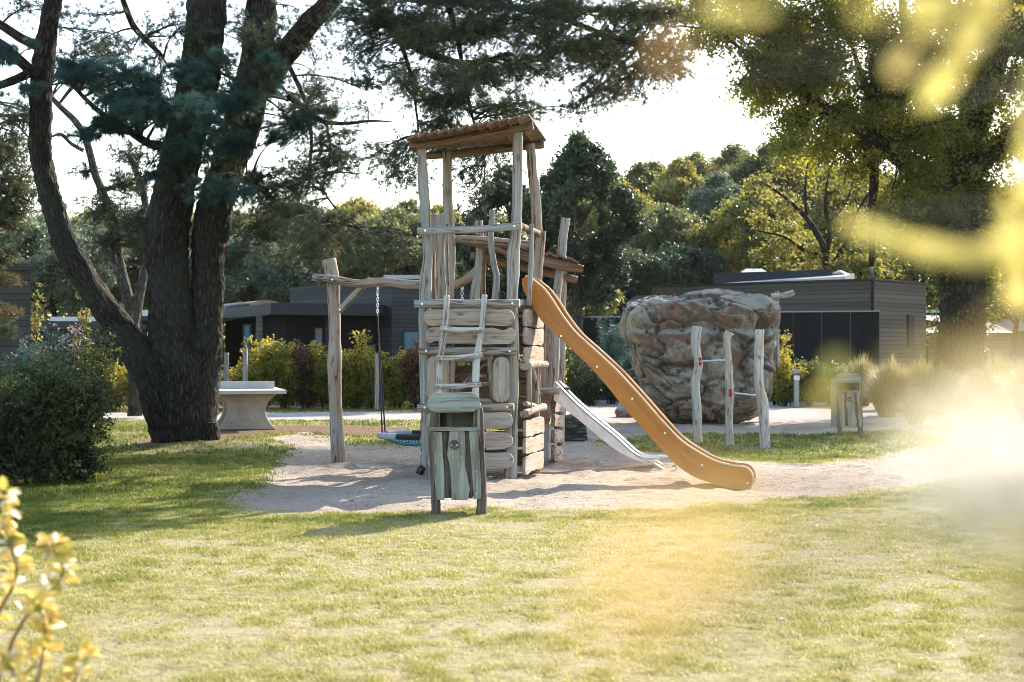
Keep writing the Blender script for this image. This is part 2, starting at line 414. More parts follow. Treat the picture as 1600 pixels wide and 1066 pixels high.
msand, mpath, msoil = masks(X, Yg)
H = height(X, Yg, msand)
V = np.stack([X, Yg, H], -1).reshape(-1, 3)
nx = len(xs); ny = len(ys)
i = np.arange(ny-1)[:, None]*nx+np.arange(nx-1)[None]
quads = np.stack([i, i+1, i+nx+1, i+nx], -1).reshape(-1, 4)
def facemean(a): return (a[:-1, :-1]+a[1:, :-1]+a[:-1, 1:]+a[1:, 1:]).ravel()/4
fs_, fp_ = facemean(msand), facemean(mpath)
kindf = np.where(fs_ > 0, 1, np.where(fp_ > 0, 2, 0))
kindf = np.where((fs_ > 0) & (fp_ > fs_+.4), 2, kindf)
def sand_mat():
    m, nt, out = new_mat('play sand'); v = coords(nt, 'obj')
    big = noise(nt, v, .45, 4, .55); med = noise(nt, v, 5, 5, .75); mm = noise(nt, v, 17, 4, .75); fine = noise(nt, v, 70, 3, .8)
    col = ramp(nt, big, [(.35, (.56, .44, .345)), (.6, (.72, .60, .49))])
    col = mixc(nt, math_(nt, 'MULTIPLY', ramp(nt, med, [(.30, (1, 1, 1)), (.48, (0, 0, 0))]), .55), col, (.20, .13, .09))
    col = mixc(nt, ramp(nt, fine, [(.30, (.7, .7, .7)), (.55, (0, 0, 0))]), col, (.22, .17, .13))
    col = mixc(nt, math_(nt, 'MULTIPLY', ramp(nt, mm, [(.33, (1, 1, 1)), (.43, (0, 0, 0))]), .75), col, (.17, .11, .08))
    h = math_(nt, 'ADD', math_(nt, 'ADD', med, math_(nt, 'MULTIPLY', mm, .9)), math_(nt, 'MULTIPLY', fine, .3))
    finish(nt, out, col, .95, h, 1.0, .14, 0, .1); return m
def path_mat():
    m, nt, out = new_mat('pale gravel'); v = coords(nt, 'obj')
    fine = noise(nt, v, 35, 4, .8); big = noise(nt, v, .6, 4, .6)
    col = ramp(nt, fine, [(.3, (.16, .14, .13)), (.5, (.37, .34, .32)), (.7, (.52, .50, .48))])
    col = mixc(nt, math_(nt, 'MULTIPLY', ramp(nt, big, [(.45, (0, 0, 0)), (.65, (1, 1, 1))]), .35), col, (.26, .20, .15))
    finish(nt, out, col, .95, fine, .8, .03, 0, .1); return m
def lawn_mat():
    m, nt, out = new_mat('lawn soil and thatch'); v = coords(nt, 'obj')
    big = noise(nt, v, .5, 5, .65); med = noise(nt, v, 7, 5, .7); fine = noise(nt, v, 70, 3, .8)
    # distance-free: greener towards the tree (world position), drier in the open
    col = ramp(nt, med, [(.3, (.13, .12, .035)), (.5, (.25, .225, .085)), (.7, (.42, .35, .19))])
    col = mixc(nt, ramp(nt, big, [(.42, (0, 0, 0)), (.62, (.8, .8, .8))]), col, (.40, .335, .225))
    col = mixc(nt, ramp(nt, noise(nt, v, 22, 4, .75), [(.36, (.9, .9, .9)), (.47, (0, 0, 0))]), col, (.09, .075, .035))  # dark specks paint the small shadows between grass tufts
    col = mixc(nt, ramp(nt, fine, [(.3, (.7, .7, .7)), (.5, (0, 0, 0))]), col, (.07, .06, .025))
    a = nt.nodes.new('ShaderNodeAttribute'); a.attribute_name = 'soil'
    soilc = ramp(nt, med, [(.3, (.06, .035, .02)), (.5, (.15, .09, .055)), (.7, (.26, .17, .10))])
    col = mixc(nt, a.outputs['Fac'], col, soilc)
    finish(nt, out, col, .95, math_(nt, 'ADD', med, math_(nt, 'MULTIPLY', fine, .4)), .8, .04, 0, .1); return m
soil_attr = np.clip(msoil/.4+.3, 0, 1)
soil_attr = np.maximum(soil_attr, np.clip((Yg-37.3)/.5, 0, 1)*.95)
soil_attr = np.maximum(soil_attr, np.clip(1.3-np.hypot(X+5.3, Yg-23.1)/1.1, 0, 1))
for k, nm, mt in ((0, 'lawn', lawn_mat()), (1, 'sand_area', sand_mat()), (2, 'gravel_path', path_mat())):
    q = quads[kindf == k]; used, inv = np.unique(q, return_inverse=True)
    me = raw_mesh(nm, V[used], [inv.reshape(-1, 4)], np.ones(len(q), bool), {'soil': soil_attr.ravel()[used]}, mats=[mt])
    tag(link(nm, me), kind='structure')
# outer terrain to the horizon
def terr():
    m, nt, out = new_mat('field beyond'); v = coords(nt, 'obj')
    n = noise(nt, v, .3, 6, .7)
    finish(nt, out, ramp(nt, n, [(.3, (.04, .045, .015)), (.6, (.10, .10, .035))]), .95, n, .5, .1, 0, .1); return m
o_ = [(-17, 3.2), (25, 3.2), (25, 47.8), (-17, 47.8)]; O_ = [(-900, -900), (900, -900), (900, 900), (-900, 900)]
me = raw_mesh('terrain', [(*p, 0) for p in o_+O_], [np.array([[4, 5, 1, 0], [5, 6, 2, 1], [6, 7, 3, 2], [7, 4, 0, 3]])], None, mats=[terr()])
tag(link('terrain', me), kind='structure')

# ============================================================ playground
GREY, TAN, BRN, POLE = M['grey'], M['tan'], M['brown'], M['pole']
def plog(parent, name, pts, Y, mat=GREY, wob=.10, n=12, bark=0.0, wscale=1.0):
    """a log through pixel points (px, py, width px) at depth Y (number or list)"""
    Ys = [Y]*len(pts) if np.isscalar(Y) else list(np.interp(np.linspace(0, 1, len(pts)), np.linspace(0, 1, len(Y)), Y))
    q = [P(p[0], p[1], y) for p, y in zip(pts, Ys)]
    r = [p[2]/2/F*y*wscale for p, y in zip(pts, Ys)]
    return MB().tube(q, r, n, None, wob, True, bark).build(name, mat, parent)
def bolt(parent, px, py, Y, r=.013, nrm=(0, -1, 0)):
    p = P(px, py, Y); n_ = np.array(nrm, float)
    return MB().tube([p-n_*.01, p+n_*.008], r, 10, 1).build('bolt', M['steel'], parent)
# ---- front tower
Tw = empty('climbing_tower', (-.45, 17.4, 0), 'tall weathered timber play tower with slanted board roof and plank walls', 'play tower')
YF = lambda px: 16.98+(px-665)/135*(-.2)      # front face plane
posts = [
 ('post', [(658, 221, 13), (660, 262, 15), (662, 296, 17), (664.5, 340, 16), (667, 375, 15), (668, 405, 15), (665.5, 436, 19), (664.5, 465, 20), (663, 540, 17), (665, 620, 16), (667, 690, 16), (668, 760, 17)], 17.05, GREY),
 ('post', [(809, 199, 15), (808.5, 245, 16), (808.5, 280, 17), (807.5, 335, 16.5), (805.5, 370, 17), (802.7, 391, 19.5), (801.7, 430, 19), (800.5, 465, 18), (802, 540, 18), (801, 600, 19), (799, 680, 19), (797.5, 756, 20)], 16.86, GREY),
 ('post', [(698.5, 236, 15), (699, 290, 15), (701, 335, 16), (705, 372, 12), (706, 405, 11), (704, 470, 11), (703, 560, 16), (703, 740, 17)], 18.15, TAN),
 ('post', [(829, 225, 15), (831.5, 265, 15), (835.3, 296, 16.5), (838, 330, 17), (840, 400, 16), (836, 470, 16), (838, 560, 17), (836, 600, 17), (835, 744, 18)], 18.0, TAN)]
for nm, pts, Y, mt in posts: plog(Tw, nm, pts, Y, mt, .07, 14)
# roof: two beams and eleven lapped boards, sloping down to the low side
rY0, rY1 = 16.7, 18.25
beam1 = plog(Tw, 'roof_beam', [(640, 229, 11), (700, 221, 14), (760, 209, 15), (833, 196, 15)], [16.98, 16.8], BRN, .05)
beam2 = plog(Tw, 'roof_beam', [(662, 244, 11), (720, 240, 13), (780, 233, 13), (850, 226, 13)], [18.22, 18.07], BRN, .05)
mb = MB()
nb = 12
A0, A1 = P(636, 219, 16.6), P(824, 186, 16.4)       # front edge (low end, high end)
B0, B1 = P(650, 236, 18.5), P(851, 226, 18.3)
upn = np.cross(A1-A0, B0-A0); upn /= np.linalg.norm(upn); upn = upn if upn[2] > 0 else -upn
U_ = (A1-A0)/np.linalg.norm(A1-A0)
for k in range(nb):
    t0, t1 = k/nb, (k+1)/nb
    a0 = A0+(A1-A0)*t0; a1 = A0+(A1-A0)*(t1+.018); b0 = B0+(B1-B0)*t0; b1 = B0+(B1-B0)*(t1+.018)
    lift0, lift1 = .035, .0      # each board laps over the next lower
    q = [a0+upn*lift0*0, a1+upn*.040, b1+upn*.040, b0+upn*0]
    off = (random.random()-.5)*.05; dr = (B0-A0)/np.linalg.norm(B0-A0)
    q = [q[0]+dr*off, q[1]+dr*off, q[2]+dr*off*1.5, q[3]+dr*off*1.5]
    q = np.array(q); top = q+upn*.026
    Vb = np.concatenate([q, top]); c_ = Vb.mean(0)
    gr = np.stack([(Vb-c_)@dr, (Vb-c_)@U_, (Vb-c_)@upn], -1)
    mb.add(Vb, [np.array([[3, 2, 1, 0], [4, 5, 6, 7], [0, 1, 5, 4], [1, 2, 6, 5], [2, 3, 7, 6], [3, 0, 4, 7]])], [False], gr)
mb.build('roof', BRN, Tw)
# front rails
def rail(px0, py0, px1, py1, w_, Yo=-.13, mat=GREY, sag=0, **k):
    pm = ((px0+px1)/2, (py0+py1)/2+sag, w_)
    o = plog(Tw, 'rail', [(px0, py0, w_), ((px0*2+px1)/3, (py0*2+py1)/3+sag*.8, w_*1.02), ((px0+2*px1)/3, (py0+2*py1)/3+sag, w_*.98), (px1, py1, w_)], [YF(px0)+Yo, YF(px1)+Yo], mat, .05, **k)
    for q in (.07, .93):
        bolt(o, px0+(px1-px0)*q, py0+(py1-py0)*q, YF(px0+(px1-px0)*q)+Yo-w_/2/132-.004)
    return o
rail(653, 361, 815, 353, 12, sag=2)
rail(648, 475, 812, 474, 13)
rail(655, 548, 807, 549, 12, mat=GREY)
rail(653, 637, 660+143, 636, 12)
def plank(px0, py0, px1, py1, r=None, Yo=-.115, mat=M['board'], notch=None, jit=.004, parent=Tw, name='plank'):
    xm = (px0+px1)/2; Y = YF(xm)+Yo
    a = P(px0, py1, YF(px0)+Yo); b = P(px1, py1, YF(px1)+Yo); c = P(px0, py0, YF(px0)+Yo)
    U = (b-a); L_ = np.linalg.norm(U); U /= L_; W = np.array([0, 0, 1.]); hh = c[2]-a[2]
    nt_ = [(x*L_, y*hh, rr) for x, y, rr in notch] if notch else None
    return MB().prism(rounded(0, 0, L_, hh, r, 7, jit, nt_), a, U, W, np.cross(U, W), .045, .008).build(name, mat, parent)
plank(662, 483, 803, 509)
plank(664, 512, 806, 538, notch=[(.13, 0, .07), (.86, 1, .07)])
plank(667, 556, 702, 627, r=.10); plank(771, 558, 796, 630)
plank(690, 644, 801, 670); plank(668, 676, 801, 700); plank(668, 707, 802, 733)
plank(668, 646, 689, 671, r=.03)
# window frame of poles with a brace
wf = plog(Tw, 'window_frame', [(700, 562, 8), (735, 561, 9), (770, 558, 9)], 16.86, TAN)
for pts in ([(764, 556, 9), (767, 590, 8), (771, 626, 9)], [(702, 622, 8), (736, 625, 9), (770, 627, 8)], [(708, 560, 10), (706, 590, 10), (704, 626, 10)]): plog(wf, 'frame_pole', pts, 16.84, TAN)
plog(Tw, 'brace', [(760, 560, 9), (738, 588, 8), (712, 614, 9)], [17.3, 17.1], TAN)
plog(Tw, 'crossbar', [(700, 604, 7), (770, 601, 8)], 17.2, TAN)
# ladder
ld = empty('climbing_ladder', P(722, 738, 16.3), 'pale pole ladder with three crooked rungs leaning on the tower front', 'ladder')
for pts in ([(698, 462, 9), (696, 510, 10), (688, 560, 11), (687, 605, 12), (690, 690, 12), (694, 762, 12)], [(757, 461, 9), (754, 505, 10), (746, 556, 11), (743, 600, 12), (745, 690, 12), (748, 762, 12)]):
    plog(ld, 'side_rail', pts, [16.66, 16.28], POLE, .06)
for x0, y0, x1, y1, Y in ((688, 513, 755, 515, 16.5), (681, 560, 754, 554, 16.44), (680, 603, 752, 600, 16.38), (682, 655, 752, 654, 16.34)):
    r_ = plog(ld, 'rung', [(x0, y0, 8), ((x0+x1)/2, (y0+y1)/2+2, 9), (x1, y1, 8)], Y, POLE, .05)
    for xx, yy in ((x0+9, y0), (x1-8, y1)): bolt(r_, xx, yy, Y-.036, .009)
# platform
pf = MB()
for k in range(8):
    t = (k+.5)/8
    a = np.array([-.98, 17.0, 2.0]); dU = np.array([1.03, -.16, 0]); dV = np.array([.24, 1.05, 0])
    U = dU/np.linalg.norm(dU); Vv = dV/np.linalg.norm(dV)
    c = a+dU*t+dV*.5
    pf.prism([[-.52, -.058], [.52, -.058], [.52, .058], [-.52, .058]], c, Vv, np.cross([0, 0, 1.], Vv), [0, 0, 1.], .035)
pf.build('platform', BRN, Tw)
# palisade on the swing side, and the far rails
for pts, Y, mt in (([(678, 334, 8), (676, 400, 10), (677, 476, 10)], 17.3, TAN), ([(691, 334, 10), (690, 400, 11), (693, 476, 11)], 17.55, GREY), ([(698, 350, 6), (698, 410, 6), (700, 476, 8)], 17.8, TAN),
                ([(683, 336, 5), (684, 400, 5), (685, 476, 6)], 17.45, TAN),
                ([(769, 328, 9), (767, 372, 9), (771, 410, 10), (776, 435, 11), (773, 474, 11)], 18.0, GREY), ([(830, 350, 7), (830, 400, 8), (826, 478, 8)], 17.15, GREY), ([(849, 361, 8), (845, 400, 10), (840, 470, 10)], 17.75, TAN)):
    plog(Tw, 'pale', pts, Y, mt, .07)
plog(Tw, 'rail', [(700, 372, 10), (760, 376, 12), (842, 384, 12)], [18.25, 18.1], TAN)
plog(Tw, 'rail', [(809, 352, 11), (825, 358, 11), (846, 368, 11)], [16.9, 18.05], BRN)
plog(Tw, 'rail', [(808, 473, 12), (822, 474, 12), (843, 476, 12)], [16.92, 18.05], GREY)
plog(Tw, 'rail', [(700, 478, 12), (770, 480, 12), (840, 478, 12)], 18.1, TAN)
# side wall facing the slides: lapped planks between front and rear posts
SA, SB = np.array([.115, 16.92, 0]), np.array([.36, 18.0, 0])
SU = (SB-SA); SL = np.linalg.norm(SU); SU /= SL; SN = np.cross(SU, [0, 0, 1.])
def splank(z0, z1, u0=-.02, u1=1.0, r=.05, mat=M['board'], off=.03):
    MB().prism(rounded(u0*SL, z0, u1*SL, z1, r, 5, .008), SA+SN*off, SU, np.array([0, 0, 1.]), SN, .04, .008).build('plank', mat, Tw)
for z0, z1 in ((1.82, 2.02), (1.60, 1.80), (1.38, 1.58), (.50, .70), (.29, .48), (.06, .27)): splank(z0, z1, -.02+random.random()*.03, .97+random.random()*.05)
def slog(name, u0, z0, u1, z1, r, mat=TAN, off=.04):
    a = SA+SU*u0*SL+SN*off+[0, 0, z0]; b = SA+SU*u1*SL+SN*off+[0, 0, z1]
    MB().tube([a, (a+b)/2+[0, 0, .01], b], r, 10, None, .06).build(name, mat, Tw)
slog('rail', -.08, 1.34, 1.1, 1.36, .045); slog('rail', -.05, .78, 1.0, .82, .05); slog('crossbar', 0, .90, .9, .80, .03)
slog('brace', .22, .82, .2, 1.36, .035); slog('brace', .8, .80, .35, 1.36, .03); slog('brace', .6, .80, .62, 1.34, .03)
# far and swing-side walls (brown, in shade); planks at window height added to darken the opening
WA, WB = np.array([-1.06, 17.1, 0]), np.array([-.80, 18.2, 0]); WU = (WB-WA); WL = np.linalg.norm(WU); WU /= WL; WN = np.cross(WU, [0, 0, 1.])
for z0, z1 in ((.06, .27), (.30, .5), (.53, .72), (.75, .95), (.98, 1.16), (1.38, 1.58), (1.6, 1.8), (1.82, 2.0)):
    MB().prism(rounded(0, z0, WL, z1, .06, 5, .006), WA-WN*.03, WU, np.array([0, 0, 1.]), WN, .04, .008).build('plank', TAN, Tw)
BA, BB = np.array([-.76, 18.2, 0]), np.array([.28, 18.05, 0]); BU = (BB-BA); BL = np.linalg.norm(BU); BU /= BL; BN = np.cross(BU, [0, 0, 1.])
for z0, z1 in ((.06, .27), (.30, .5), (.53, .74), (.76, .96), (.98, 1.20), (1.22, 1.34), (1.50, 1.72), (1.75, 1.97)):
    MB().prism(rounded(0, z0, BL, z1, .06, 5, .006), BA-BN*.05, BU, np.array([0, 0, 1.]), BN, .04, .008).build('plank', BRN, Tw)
# dark root stub at the foot
plog(Tw, 'post_stub', [(655, 741, 10), (657, 735, 12), (661, 729, 10)], 17.0, M['barkdark'])

# ---- rear tower
T2 = empty('lookout_tower', (.2, 19.8, 0), 'lower brown timber tower with sloping log roof tucked behind the tall one', 'play tower')
for pts, Y, mt in (([(748, 345, 12), (750, 390, 12), (746, 430, 13), (742, 470, 16), (745, 560, 15), (746, 735, 16)], 19.2, GREY),
                   ([(884, 341, 14), (880, 372, 14), (877, 410, 13), (871, 450, 13), (868, 500, 15), (865, 590, 16), (852, 640, 15), (848, 722, 17)], 19.25, GREY),
                   ([(757, 352, 7), (756, 400, 8), (755, 470, 8), (756, 705, 8)], 20.6, BRN),
                   ([(881, 400, 10), (879, 470, 11), (877, 560, 12), (876, 706, 12)], 20.5, GREY)):
    plog(T2, 'post', pts, Y, mt, .08)
bm = plog(T2, 'roof_beam', [(712, 374, 11), (770, 386, 14), (830, 403, 17), (880, 415, 16), (911, 421, 12)], 19.1, BRN, .06)
plog(T2, 'roof_beam', [(735, 399, 11), (800, 414, 13), (860, 428, 13), (902, 438, 11)], 20.5, BRN, .06)
mb = MB(); A0, A1 = P(742, 372, 19.0), P(902, 411, 19.0); B0, B1 = P(744, 386, 20.7), P(896, 424, 20.7)
upn = np.cross(A1-A0, B0-A0); upn /= np.linalg.norm(upn); upn = upn if upn[2] > 0 else -upn
dr = (B0-A0)/np.linalg.norm(B0-A0); U_ = (A1-A0)/np.linalg.norm(A1-A0)
for k in range(10):
    q = np.array([A0+(A1-A0)*(k/10), A0+(A1-A0)*((k+1.12)/10)+upn*-.0, B0+(B1-B0)*((k+1.12)/10), B0+(B1-B0)*(k/10)])
    q[[0, 3]] += upn*.034; top = q+upn*.025; Vb = np.concatenate([q, top]); c_ = Vb.mean(0)
    mb.add(Vb, [np.array([[3, 2, 1, 0], [4, 5, 6, 7], [0, 1, 5, 4], [1, 2, 6, 5], [2, 3, 7, 6], [3, 0, 4, 7]])], [False], np.stack([(Vb-c_)@dr, (Vb-c_)@U_, (Vb-c_)@upn], -1))
mb.build('roof', BRN, T2)
for k, px in enumerate((838, 844, 851, 858)):
    plog(T2, 'pale', [(px, 478, 8), (px-1, 540, 8), (px-2, 612, 8)], 19.9-.1*k, TAN, .05)
plog(T2, 'rail', [(834, 611, 12), (850, 611, 12), (874, 610, 12)], 19.1, GREY)
def rplank(px0, py0, px1, py1, Y, mat=TAN, r=None, yaw=0.0):
    a = P(px0, py1, Y); b = P(px1, py1, Y+yaw); c = P(px0, py0, Y); U = b-a; L_ = np.linalg.norm(U); U /= L_
    W = np.array([0, 0, 1.]); MB().prism(rounded(0, 0, L_, c[2]-a[2], r, 7, .004), a, U, W, np.cross(U, W), .05, .008).build('plank', mat, T2)
rplank(834, 618, 861, 637, 19.15, BRN); rplank(838, 640, 861, 663, 19.15, BRN)
for y0, y1 in ((621, 645), (648, 668), (671, 693), (696, 722)): rplank(864, y0, 878, y1-1, 19.3, TAN, .05, 1.15)
for y0, y1 in ((600, 620), (624, 646), (650, 670), (674, 698)): rplank(748, y0, 835, y1, 20.4, BRN)
for y0, y1 in ((480, 500), (504, 524)): rplank(750, y0, 870, y1, 20.4, BRN)
pf = MB()
for k in range(6): pf.box((-.42+.22*k, 19.85, 1.02), (.20, 1.2, .035))
pf.build('platform', BRN, T2)

# ---- swing frame with crooked beam
SF = empty('swing_frame', P(524, 716, 19.85)*[1, 1, 0], 'knotty timber post and crooked beam carrying the basket swing', 'swing frame')
plog(SF, 'post', [(514, 405, 23), (520, 440, 22), (522, 480, 19), (523, 530, 19), (523, 560, 23), (523, 590, 22), (525, 640, 21), (527, 690, 21), (529, 728, 23)], 20.0, TAN, .07, 16)
plog(SF, 'beam', [(488, 433, 12), (520, 437, 15), (560, 443, 13), (600, 441, 14), (630, 444, 15), (665, 445, 14), (710, 445, 14), (735, 432, 14), (752, 415, 14)], 19.8, TAN, .08, 14)
plog(SF, 'brace', [(529, 487, 10), (553, 462, 11), (580, 436, 11)], 19.85, TAN, .06)
bolt(SF, 519, 437, 19.72); bolt(SF, 531, 484, 19.78)
# ---- basket swing
cy = 19.8; cz = P(0, 682, cy)[2]; cx = P(650, 0, cy)[0]; rb = .50
BS = empty('basket_swing', (cx, cy, 0), 'round nest swing with turquoise net hanging low on dark ropes', 'swing')
a = np.linspace(0, 2*math.pi, 49)
ring = np.stack([cx+rb*np.cos(a), cy+rb*np.sin(a), np.full(49, cz+.02)], -1)
MB().tube(ring, .040, 10, 48, 0, False).build('rim', M['blackrope'], BS)
for s in (0, 1, 2, 3):
    a0 = s*math.pi/2+.2; aa = np.linspace(a0, a0+.9, 10)
    MB().tube(np.stack([cx+rb*np.cos(aa), cy+rb*np.sin(aa), np.full(10, cz+.02)], -1), .046, 10).build('rope_sleeve', M['greyrope'], BS)
mb = MB()
def bowl(x, y): return cz-.13*(1-(x*x+y*y)/rb/rb)
for s in range(-7, 8):
    d = s*.064
    hw = math.sqrt(max(0, rb*rb-d*d)); t = np.linspace(-hw, hw, 12)
    c45, s45 = math.cos(.8), math.sin(.8)
    for (ax, ay, bx, by) in ((c45, s45, -s45, c45), (c45, -s45, s45, c45)):
        x_ = t*ax+d*bx; y_ = t*ay+d*by
        mb.tube(np.stack([cx+x_, cy+y_, bowl(x_, y_)], -1), .011, 6)
mb.build('net', M['blue'], BS)
for hx in (P(590, 0, 19.8)[0], P(722, 0, 19.8)[0]):
    sgn = -1 if hx < cx else 1; topz = P(0, 451, 19.8)[2]; cz1 = P(0, 492, 19.8)[2]
    ch = MB()
    for k in range(9):
        z = topz-.01-k*(topz-cz1)/9; e = np.linspace(0, 2*math.pi, 13)
        rx = (.018*np.cos(e), 0*e) if k % 2 else (0*e, .018*np.cos(e))
        ch.tube(np.stack([hx+rx[0], 19.8+rx[1], z-.02+.03*np.sin(e)], -1), .0055, 6, 12, 0, False)
    ch.tube([[hx, 19.8, topz+.03], [hx, 19.8, topz-.03]], .02, 8)
    ch.build('chain', M['steel'], BS)
    for aa in ((.35 if sgn < 0 else .35), -.35):
        ang = (math.pi if sgn < 0 else 0)+aa*sgn*1.3
        e = np.array([cx+rb*math.cos(ang), cy+rb*math.sin(ang)*1.0, cz+.03])
        MB().tube([[hx, 19.8, cz1], e], .011, 8).build('rope', M['blackrope'], BS)

# ---- wooden slide
WS = empty('wooden_slide', (1.4, 16.9, 0), 'long orange varnished wood slide curving down into the sand', 'slide')
top_e = [(815, 436), (824, 433), (836, 441), (850, 453), (864, 472), (878, 494), (900, 522), (930, 549), (965, 582), (1000, 620), (1035, 660), (1062, 688), (1088, 706), (1118, 722), (1146, 729), (1163, 731), (1172, 737), (1176, 748), (1174, 758), (1166, 765)]
bot_e = [(817, 452), (822, 462), (830, 474), (840, 493), (853, 509), (868, 523), (890, 543), (920, 572), (948, 603), (975, 637), (1003, 668), (1032, 701), (1058, 727), (1082, 744), (1108, 754), (1130, 760), (1146, 764), (1155, 765), (1160, 765.5), (1163, 765.7)]
def sY(px): return 17.30-(px-820)/350*.62
def sideV(e): return np.array([P(x, y, sY(x)) for x, y in e])
te, be = catmull(sideV(top_e), 60), catmull(sideV(bot_e), 60)
dirp = np.array([P(1165, 0, sY(1165))[0]-P(820, 0, sY(820))[0], sY(1165)-sY(820), 0]); dirp /= np.linalg.norm(dirp)
perp = np.array([-dirp[1], dirp[0], 0]); perp = perp if perp[1] > 0 else -perp
def slab(te, be, off0, off1, name, mat, parent):
    n = len(te); Vs = np.concatenate([te+perp*off0, be+perp*off0, te+perp*off1, be+perp*off1])
    j = np.arange(n-1)
    f = [np.stack([j, j+1, n+j+1, n+j], -1), np.stack([2*n+j+1, 2*n+j, 3*n+j, 3*n+j+1], -1), np.stack([2*n+j, 2*n+j+1, j+1, j], -1), np.stack([n+j, n+j+1, 3*n+j+1, 3*n+j], -1),
         np.array([[0, n, 3*n, 2*n], [n-1, 3*n-1, 4*n-1, 2*n-1]])]
    g = (te+be)/2; d = np.concatenate([[0], np.cumsum(np.linalg.norm(np.diff(g, axis=0), axis=1))]); hh = np.linalg.norm(te-be, axis=1)/2
    gr = np.concatenate([np.stack([d, hh*0+s*.12, d*0+o], -1) for s, o in ((1, off0), (-1, off0), (1, off1), (-1, off1))])
    return MB().add(Vs, f, [False]*5, gr).build(name, mat, parent)
side1 = slab(te, be, 0, .045, 'side_panel', M['slide'], WS); side2 = slab(te, be, .40, .445, 'side_panel', M['slide'], WS)
for sd, off in ((side1, .0225), (side2, .4225)):
    MB().tube(te[2:]+perp*off+[0, 0, .004], .019, 8, 80, 0, True, flat=1.0).build('rim', M['sedge'], sd)
mid = te*.38+be*.62; slab(mid+[0, 0, .012], mid-[0, 0, .012], .045, .40, 'chute', M['steel'], WS)
for x, y in ((877, 525), (933, 573), (988, 623), (1039, 677), (1097, 727), (1168, 755)):
    p = P(x, y, sY(x)); MB().tube([p-perp*.012, p+perp*.01], .013, 12, 1).build('bolt', M['steel'], side1)
# ---- steel slide
ss = empty('steel_slide', P(940, 680, 18.6)*[1, 1, 0], 'short shiny steel slide behind the orange one with bent tube foot', 'slide')
def S3(px, py, k=0.0): return P(px, py, 19.15-(px-865)/150*.25+k)
t_e = catmull([S3(866, 597), S3(905, 637), (S3(960, 683)), S3(1000, 714), S3(1030, 716)], 40)
b_e = catmull([S3(865, 625), S3(905, 657), S3(955, 698), S3(996, 720), S3(1026, 722)], 40)
dirp = t_e[-1]-t_e[0]; dirp[2] = 0; dirp /= np.linalg.norm(dirp); perp = np.array([-dirp[1], dirp[0], 0])
sp = slab(t_e, b_e, 0, .012, 'side_panel', M['white'], ss); slab(t_e, b_e, .36, .372, 'side_panel', M['white'], ss)
bb = b_e*.55+t_e*.45; slab(bb+[0, 0, .004], bb-[0, 0, .004], .012, .36, 'chute', M['steel'], ss)
for off in (0, .36):
    f = np.array([S3(866, 596), S3(905, 635), S3(960, 681), S3(1000, 713), S3(1045, 714), S3(1056, 719), S3(1057, 733)])+perp*off
    MB().tube(f, .017, 10, 60).build('handrail', M['steel'], ss)
    MB().tube(np.array([S3(995, 712), S3(1018, 722), S3(1037, 734)])+perp*off, .015, 8).build('foot', M['steel'], ss)

# ---- stepping block behind the towers
tag(MB().prism(rounded(0, 0, .55, .48, .05, 5, .02), P(868, 683, 25)*[1, 1, 0]-[0, 0, .06], [1, 0, 0], [0, 0, 1], [0, -1, 0], .6, .03).build('tree_stump', M['barkgrey']), 'low grey timber block beside the foot of the lookout tower', 'stump')

